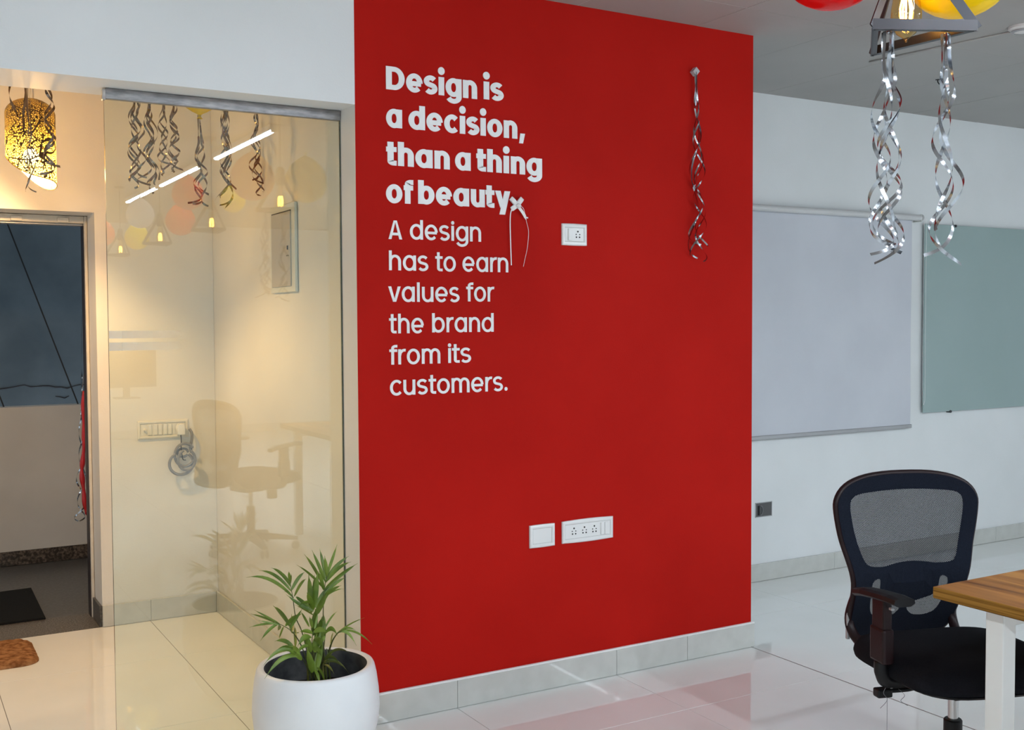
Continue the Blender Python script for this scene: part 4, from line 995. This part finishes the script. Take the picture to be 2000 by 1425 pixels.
def make_chair(label, loc, rz):
    t = thing('office_chair', label, 'chair', loc, rz)
    bk = fill_obj('backrest_fabric', [OUT, WIN, HR, HL], BLUEF, t, -.006, 1)
    bm = bmesh.new(); inpoly_fill(bm, [OUT]); bmesh.ops.subdivide_edges(bm, edges=bm.edges[:], cuts=1); ch_map(bm, .002); net = finish('backrest_net', bm, NET, t)
    bm = bmesh.new(); P = [(x, By(x, z)+.006, z) for x, z in OUT]; tube(bm, P, .0105, 8, closed=True); finish('back_frame', bm, MAROON, t, smooth=True)
    # side wings down to the seat
    for s in (-1, 1):
        bm = bmesh.new(); P = smooth_path([(s*.182, By(.186, .60)+.008, .60), (s*.180, By(.18, .52)+.008, .53), (s*.178, .262, .485), (s*.165, .215, .450), (s*.14, .15, .440)], 4)
        tube(bm, P, [.012+.006*i/len(P) for i in range(len(P))], 8); finish('back_bracket', bm, MAROON, t, smooth=True)
    o = finish('bracket_trim', bevbox(-.006, .006, -.006, .006, -.045, .045, .003), ALU, t); o.location = (-.186, .268, .500); o['label'] = 'grey bracket trim'
    # cushion
    bm = bmesh.new(); nx, ny = 16, 16; top = []; 
    def sq(u, v):
        a = u*2-1; b = v*2-1; return a*math.sqrt(1-.22*b*b), b*math.sqrt(1-.22*a*a)
    for lvl, (sc_, zz) in enumerate(((1.0, 0), )):
        pass
    lay_ = []
    ZS = .040
    for (s_, z_) in ((.90, .400), (.985, .408), (1.0, .422), (.99, .435), (.94, .455), (.80, .464), (.5, .466), (.2, .464)):
        ring = []
        for k in range(48):
            a = 2*math.pi*k/48; c_, d_ = math.cos(a), math.sin(a); e = .42
            x = .252*s_*math.copysign(abs(c_)**e, c_); y = .235*s_*math.copysign(abs(d_)**e, d_)
            z_ = z_ ; zz = z_+ZS-(.020 if y < -.19 and z_ > .42 else 0)*((-y-.19)/.06 if y < -.19 else 0)
            ring.append(bm.verts.new((x, y-.030, zz)))
        lay_.append(ring)
    for a, b in zip(lay_, lay_[1:]):
        for k in range(48): j = (k+1) % 48; bm.faces.new((a[k], a[j], b[j], b[k]))
    bm.faces.new(lay_[0]); bm.faces.new(lay_[-1]); finish('seat', bm, PADF, t, smooth=True)
    bm = bmesh.new(); lay_ = []
    for (s_, z_) in ((.50, .380), (.70, .383), (.90, .395), (.92, .402)):
        lay_.append([bm.verts.new((.252*s_*math.copysign(abs(math.cos(2*math.pi*k/40))**.5, math.cos(2*math.pi*k/40)), .250*s_*math.copysign(abs(math.sin(2*math.pi*k/40))**.5, math.sin(2*math.pi*k/40))-.03, z_+ZS)) for k in range(40)])
    for a, b in zip(lay_, lay_[1:]):
        for k in range(40): j = (k+1) % 40; bm.faces.new((a[k], a[j], b[j], b[k]))
    bm.faces.new(lay_[0]); finish('seat_shell', bm, BLKP, t, smooth=True)
    for s in (-1, 1):
        # arm pad: long curved pad
        bm = bmesh.new(); st_ = [(.055, .024, .665), (.01, .029, .675), (-.06, .033, .684), (-.13, .034, .690), (-.178, .032, .690)]; rg = []
        for (y, hw_, z) in st_:
            rg.append([bm.verts.new((s*.272+dx*hw_, y, z+dz)) for dx, dz in ((-1, -.006), (-.9, .005), (-.5, .009), (.5, .009), (.9, .005), (1, -.006), (.6, -.014), (-.6, -.014))])
        for a, b in zip(rg, rg[1:]):
            for k in range(8): j = (k+1) % 8; bm.faces.new((a[k], a[j], b[j], b[k]))
        bm.faces.new(rg[0]); bm.faces.new(rg[-1]); finish('arm_pad', bm, BLKP, t, smooth=False)
        bm = bevbox(s*.266-.014, s*.266+.014, -.088, -.025, .540, .674, .006); finish('arm_post', bm, MAROON, t)
        bm = bevbox(s*.266-.018, s*.266+.018, -.094, -.020, .490, .590, .008); o = finish('arm_sleeve', bm, MAROON, t)
        bm = bmesh.new(); tube(bm, smooth_path([(s*.266, -.055, .490), (s*.264, -.055, .455), (s*.235, -.05, .430), (s*.10, -.03, .420)]), .020, 8); finish('arm_bracket', bm, BLKP, t, smooth=True)
        o = finish('arm_button', bevbox(s*.266-.005, s*.266+.005, -.112, -.098, .648, .655, .001, 1), ALU, t)
    finish('tilt_mechanism', bevbox(-.085, .085, -.13, .10, .385, .425, .010), BLKP, t)
    bm = bmesh.new(); tube(bm, smooth_path([(-.07, -.03, .425), (-.120, -.03, .420), (-.145, -.03, .397), (-.225, -.03, .395)], 4), .0065, 8); finish('lever', bm, BLKP, t, smooth=True)
    bm = bevbox(-.268, -.222, -.046, -.014, .380, .405, .005); finish('lever_paddle', bm, BLKP, t)
    bm = bmesh.new(); lathe(bm, [(0, .325), (.028, .325), (.032, .332), (.034, .380), (.028, .392), (0, .392)], 24, cx=.06, cy=-.12); finish('tension_knob', bm, BLKP, t, smooth=False)
    bm = bmesh.new(); lathe(bm, [(0, .20), (.0145, .20), (.0145, .390), (0, .390)], 24); finish('gas_lift', bm, CHROME, t, smooth=False)
    bm = bmesh.new(); lathe(bm, [(0, .075), (.032, .075), (.026, .13), (.026, .282), (.023, .286), (0, .286)], 24); finish('lift_sleeve', bm, BLKP, t, smooth=False)
    for k in range(5):
        a = R(72*k+20); M = Matrix.Rotation(a, 4, 'Z'); bm = bmesh.new(); rg = []
        for (x, hw_, z0, z1) in ((.02, .026, .075, .118), (.12, .022, .070, .105), (.24, .018, .062, .088), (.290, .017, .058, .078)):
            rg.append([bm.verts.new(M @ Vector(p)) for p in ((x, -hw_, z0), (x, -hw_*.7, z1), (x, hw_*.7, z1), (x, hw_, z0))])
        for p, q in zip(rg, rg[1:]):
            for i in range(4): j = (i+1) % 4; bm.faces.new((p[i], p[j], q[j], q[i]))
        bm.faces.new(rg[0]); bm.faces.new(rg[-1]); ft = finish('base_arm', bm, BLKP, t)
        for s in (-1, 1):
            bm = bmesh.new(); lathe(bm, [(0, -.008), (.020, -.008), (.025, -.004), (.025, .004), (.020, .008), (0, .008)], 16, M=M @ Matrix.Translation((.275, s*.014, .0255)) @ Matrix.Rotation(R(90), 4, 'X')); finish('castor', bm, BLKP, ft)
    # loose threads under the seat
    bm = bmesh.new()
    for (x, y, z, dx, l) in ((-.235, -.05, .430, -.02, .075), (-.225, -.02, .420, .0, .17), (-.215, -.06, .41, .02, .05)):
        tube(bm, smooth_path([(x, y, z), (x+dx, y, z-l*.4), (x+dx*.4, y, z-l*.7), (x+dx*1.5, y, z-l)], 4), .0007, 4)
    o = finish('loose_thread', bm, CONDUIT, t)
    return t
ch = make_chair('dark mesh-backed office chair tucked in at the wood-topped table', (2.671, 2.042, 0), R(-18))
for (x, y, rz, lab) in ((2.0, .70, R(70), 'mesh office chair mirrored in the glass, nearest the corridor'), (.35, -2.0, R(20), 'mesh office chair mirrored at the left of the glass'), (1.25, -1.9, R(8), 'mesh office chair mirrored at the desk with the screens')):
    c = copy_tree(ch); c.location = (x, y, 0); c.rotation_euler = (0, 0, rz); c['label'] = lab
# desk with two screens, seen only as a faint mirror image in the glass
tk = copy_tree(tb); tk.name = 'work_table'; tk.location = (.55, -4.2, 0); tk['label'] = 'second wood-topped table, mirrored faintly in the glass pane'
for x, lab in ((1.15, 'left dark computer screen on the mirrored table'), (1.95, 'right dark computer screen on the mirrored table')):
    s = thing('computer_screen', lab, 'screen', (x, -3.0, .75))
    finish('screen_panel', bevbox(-.27, .27, -.015, .015, .10, .44, .005), BLKP, s); finish('stand', bevbox(-.03, .03, -.0, .02, .008, .2, .004), BLKP, s); finish('foot', bevbox(-.11, .11, -.08, .09, 0, .010, .003), BLKP, s)

# little white ribbon scraps lying by the skirting are not built: those gleams are lamp reflections
